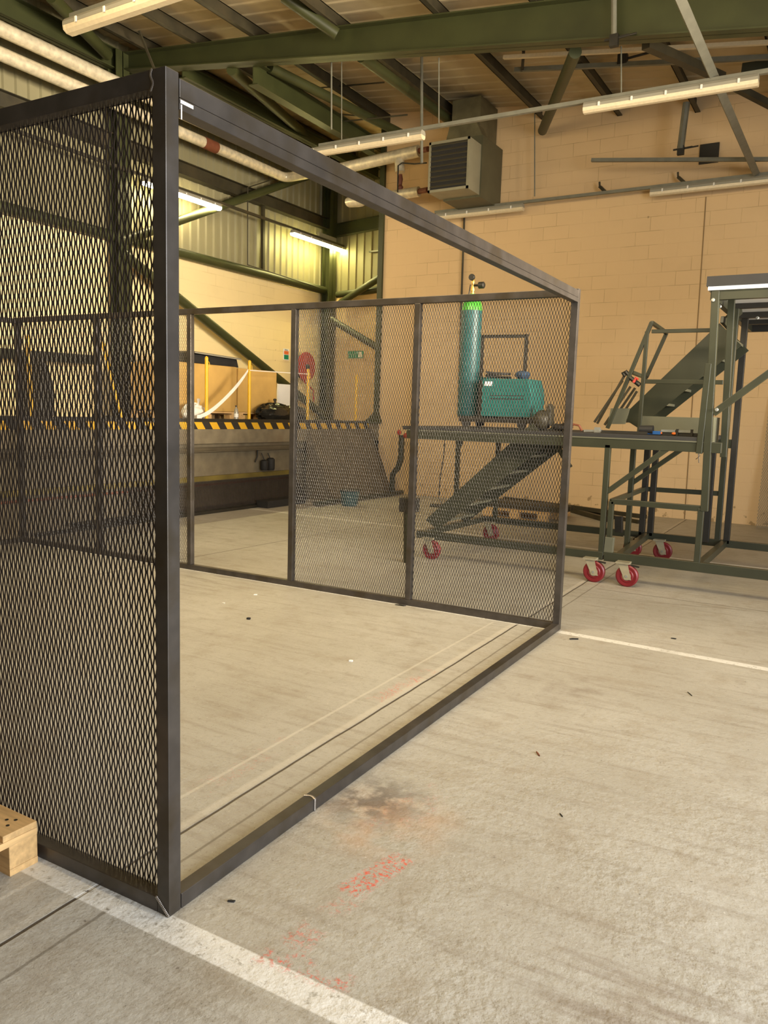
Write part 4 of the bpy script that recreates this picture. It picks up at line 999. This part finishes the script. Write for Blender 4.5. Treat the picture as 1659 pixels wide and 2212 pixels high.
steel('cable_coil', MB().tube([(cl_.x-.10+.13*math.cos(a_), cl_.y+.1*math.sin(a_), zw1+.02+.006*a_) for a_ in np.linspace(0, 6.2*math.pi/2, 30)], .013, 8), M['rubber'], 'black cable coil lying on top of the teal welder', 'cable', smooth=True)
q = PY(1128,812,7.9)
steel('cloth_bundle', MB().ell((q.x,q.y,zw1+.045),(.085,.08,.045), 16, 8, .25, 4), mat('denim_cloth', (.02,.05,.10), .8), 'dark blue cloth bundle at the right end of the teal welder', 'cloth', smooth=True)
q = PY(1172,900,7.7)
t_ = thing('welding_mask', (q.x,q.y,zk), 'dark welding mask lying on the deck right of the teal welder', 'mask')
build('shell', MB().ell((q.x,q.y,zk+.10),(.10,.11,.10), 16, 10, .10, 6), M['purlin'], t_, smooth=True)
build('neck_flap', MB().prism([(q.x+.02,q.y-.06,zk+.12),(q.x+.11,q.y-.06,zk+.04),(q.x+.10,q.y-.06,zk+.24),(q.x+.07,q.y-.06,zk+.27)], (0,.12,0)), M['purlin'], t_, bevel=.01)
q = PY(1215,908,7.7)
steel('work_gloves', MB().ell((q.x,q.y,zk+.035),(.12,.09,.035), 18, 8, .3, 8).ell((q.x+.08,q.y-.05,zk+.06),(.05,.05,.04), 12, 8, .3, 9), M['rubber'], 'crumpled black work gloves on the deck beside the welding mask', 'gloves', smooth=True)
q = PY(1245,912,7.6)
steel('leather_strap', MB().tube([(q.x-.06,q.y,zk+.01),(q.x-.03,q.y,zk+.07),(q.x+.03,q.y,zk+.06),(q.x+.06,q.y,zk+.01)], .012, 8), M['rust'], 'curled brown strap on the deck at the cage corner post', 'strap', smooth=True)
q = PY(1290,915,7.5)
steel('small_clamp', MB().bar((q.x-.12,q.y,zk+.012),(q.x+.05,q.y,zk+.02),.03,.02).box((q.x-.02,q.y-.02,zk),(q.x+.03,q.y+.02,zk+.05)), M['zinc'], 'small metal clamp lying on the deck near the leaning bars', 'clamp')
# tools on deck
q = PY(1395,912,7.45)
t_ = thing('power_tool', (q.x,q.y,zk), 'black cordless tool lying on the deck before the toe board', 'tool')
build('body', MB().tube([(q.x-.05,q.y,zk+.045),(q.x+.07,q.y,zk+.045)], [.035,.04], 14), M['rubber'], t_, smooth=True)
build('grip', MB().bar((q.x+.02,q.y,zk+.02),(q.x+.14,q.y,zk+.02),.03,.03), M['blue'], t_, label='blue grip')
for u, col, wh in ((1437,'orange','left'),(1468,'orange','right')):
    q = PY(u, 913, 7.45)
    t_ = thing('bar_clamp', (q.x,q.y,zk), 'orange and silver quick clamp on the deck, %s of two' % wh, 'clamp', 'quick clamps on the deck')
    build('bar', MB().bar((q.x-.03,q.y,zk+.04),(q.x+.12,q.y,zk+.042),.012,.02), M['zinc'], t_)
    build('handle', MB().ell((q.x-.04,q.y,zk+.018),(.022,.012,.013)), M[col], t_, smooth=True)
    build('jaw', MB().box((q.x+.10,q.y-.012,zk),(q.x+.12,q.y+.012,zk+.06)), M['black'], t_)
BG = 'steel bars lying on the deck'
for k, (u0,v0,u1,v1) in enumerate(((1300,926,1400,916),(1380,921,1508,909),(1395,926,1510,920))):
    a_ = PY(u0,v0,7.35+.12*k); b_ = PY(u1,v1,7.35+.12*k); a_.z = zk+.014; b_.z = zk+.014
    steel('flat_bar', MB().bar(a_, b_, .03, .025), M['black'], 'dark steel bar lying on the deck, %s' % ['leftmost','middle one','nearest the toe board'][k], 'bar', BG)
# leaning frame of bars with clamps
t_ = thing('leaning_frame', PY(1320,925,8.0), 'fabricated steel frame of thin bars leaning against the upper stair, clamps on top', 'frame')
for (u0,v0,u1,v1,yy) in ((1345,822,1284,912,8.0),(1362,835,1306,918,8.05),(1372,838,1326,905,8.1),(1376,845,1340,903,8.12),(1352,806,1290,915,8.2)):
    a_ = PY(u1,v1,yy); a_.z = max(a_.z, zk+.01)
    build('bar', MB().bar(PY(u0,v0,yy), a_, .021, .021), M['purlin'], t_)
build('plate', MB().prism([PY(1320,882,8.0),PY(1360,882,8.0),PY(1350,916,8.0),PY(1312,916,8.0)], (0,.02,0)), M['olive_light'], t_, label='pale welded plate')
build('clamp', MB().tube([PY(1350,812,7.9),PY(1346,806,7.9),PY(1352,803,7.9),PY(1358,810,7.9)], .02, 8).tube([PY(1360,815,7.9),PY(1382,832,7.9)], .022, 8), M['black'], t_, smooth=True)
build('clamp_handle', MB().tube([PY(1368,826,7.85),PY(1374,816,7.85),PY(1378,820,7.85)], .013, 8), M['redp'], t_, label='red clamp handle')
# black cord hanging from the deck
steel('loose_cord', MB().tube([PY(962,935,8.3),PY(958,990,8.3),PY(951,1030,8.3),PY(948,1075,8.3),PZ(960,1100,.01)], .007, 6), M['rubber'], 'thin black cord hanging from the deck to the floor', 'cord')
steel('hanging_wire', MB().tube([PY(1502,962,7.5),PY(1508,975,7.5),PY(1510,1000,7.5)], .004, 6).tube([PY(1504,962,7.5),PY(1512,985,7.5),PY(1503,992,7.5)], .003, 6), M['black'], 'loose thin wire hanging under the deck corner', 'wire')
# floor steel stock
SGp = 'steel sections lying on the floor behind the platforms'
for k, (u0,v0,u1,v1,w_) in enumerate(((1100,1075,1395,1118,.06),(1225,1088,1380,1124,.05),(1228,1098,1308,1120,.07),(975,1078,1120,1090,.05),(930,1088,1040,1096,.05))):
    a_ = PZ(u0,v0,.05+.03*(k==0)); b_ = PZ(u1,v1,.05+.03*(k==0))
    if a_.y > YB-.05: a_.y = YB-.05
    a_.z = w_/2+(.06 if k == 0 else .001); b_.z = a_.z
    steel('steel_section', MB().bar(a_, b_, w_), M['purlin'], 'dark steel section on the floor, %s' % ['longest, along the wall foot','pointing at the platform legs','short and nearest the right cage post','flat, under the stair top','leftmost, beside the hanging cord'][k], 'bar', SGp)
p = PZ(1100,1118,0)
pallet(p.x-.35, p.y-.2, 0, 1.0, 1.1, 'wooden pallet on the floor behind the stair, under steel sections', group='pallets on the floor')
for k in range(4):
    steel('steel_section', MB().bar((p.x-.45, p.y+.0+.14*k, .144+.041), (p.x+.85, p.y-.02+.14*k, .144+.041), .08), M['purlin'], 'dark square section stacked on the floor pallet, %s' % ['front','second','third','rear'][k], 'bar', 'square sections stacked on the floor pallet')
# mesh sheet leaning on the block wall at the right edge
t_ = thing('mesh_sheet', PZ(1650,1140,0), 'pale expanded mesh sheet leaning on the block wall at the right edge', 'mesh sheet')
a_ = PY(1633,1140,YB-.35); hgt = 2.05
v_, f_ = expanded(0, 1.25, 0, hgt, 0, SW=.026, LW=.05, w=.006)
v2 = np.stack([a_.x+v_[:,0]-ORG[t_.name][0]+.0, (YB-.35)+.32*v_[:,2]/hgt+v_[:,1]-ORG[t_.name][1], v_[:,2]+.004], 1)
mesh_panel('sheet', v2, f_, mat('galvanised_mesh', (.30,.26,.18), .5, .4), t_)

# ------------------------------------------------------------------ near pallet and litter
pc_ = PZ(82,1862,0)
np_ = pallet(pc_.x-1.2, pc_.y-.80, 0, 1.2, .80, 'new pine pallet on the floor at the lower left edge, against the cage', along='x', group='pallets on the floor')
nh = MB()
for (dx, dy) in ((-.06,-.035),(-.05,-.07),(-.085,-.05),(-.09,-.09)):
    nh.lathe((pc_.x+dx, pc_.y+dy, .1435), [(.006,0),(.006,.0015)], 10)
build('nail_head', nh, M['black'], np_)
LG = 'scraps of litter on the concrete'
def scrap(u, v, sx, sy, mt, lab, rz=0, h=.004):
    p = PZ(u, v, 0); c_, s_ = math.cos(rz), math.sin(rz); poly = [(-sx,-sy*.6),(sx*.7,-sy),(sx,sy*.5),(-.2*sx,sy),(-sx*.9,sy*.4)]
    mb = MB().prism([(p.x+a_*c_-b_*s_, p.y+a_*s_+b_*c_, .001) for a_, b_ in poly], (0,0,h))
    tag(steel('floor_scrap', mb, M[mt], lab, 'scrap', LG), kind='thing')
scrap(758,1429,.012,.010,'panelwhite','small white paper scrap in the middle of the cage floor',.4,.008)
scrap(552,1285,.016,.012,'panelwhite','small white scrap on the cage floor near the door opening',.8)
scrap(483,1303,.012,.008,'white','tiny pale scrap on the cage floor left of the door opening',.2)
scrap(537,1338,.014,.012,'rubber','small black scrap on the cage floor near the left',.5,.012)
scrap(728,1278,.06,.02,'rubber','dark strip of dirt by the far bottom rail of the cage',.3,.01)
scrap(865,1308,.045,.012,'black','dark smear of debris in front of the far mesh panel',.1)
scrap(1240,1381,.035,.015,'rubber','small dark chip by the far right cage corner',.7)
scrap(1162,1630,.022,.003,'rust','brown twig on the concrete right of the cage',-.9,.006)
scrap(1455,1380,.018,.01,'rubber','dark chip on the floor near the white line at the right',.1)
scrap(1490,1500,.03,.002,'rubber','thin dark wire scrap on the floor at the right',-1.0,.004)
scrap(1212,1762,.012,.002,'rubber','short dark hair of wire on the open floor',-.8,.004)
scrap(500,1948,.012,.004,'rubber','dark chip beside the near bottom rail',.5)
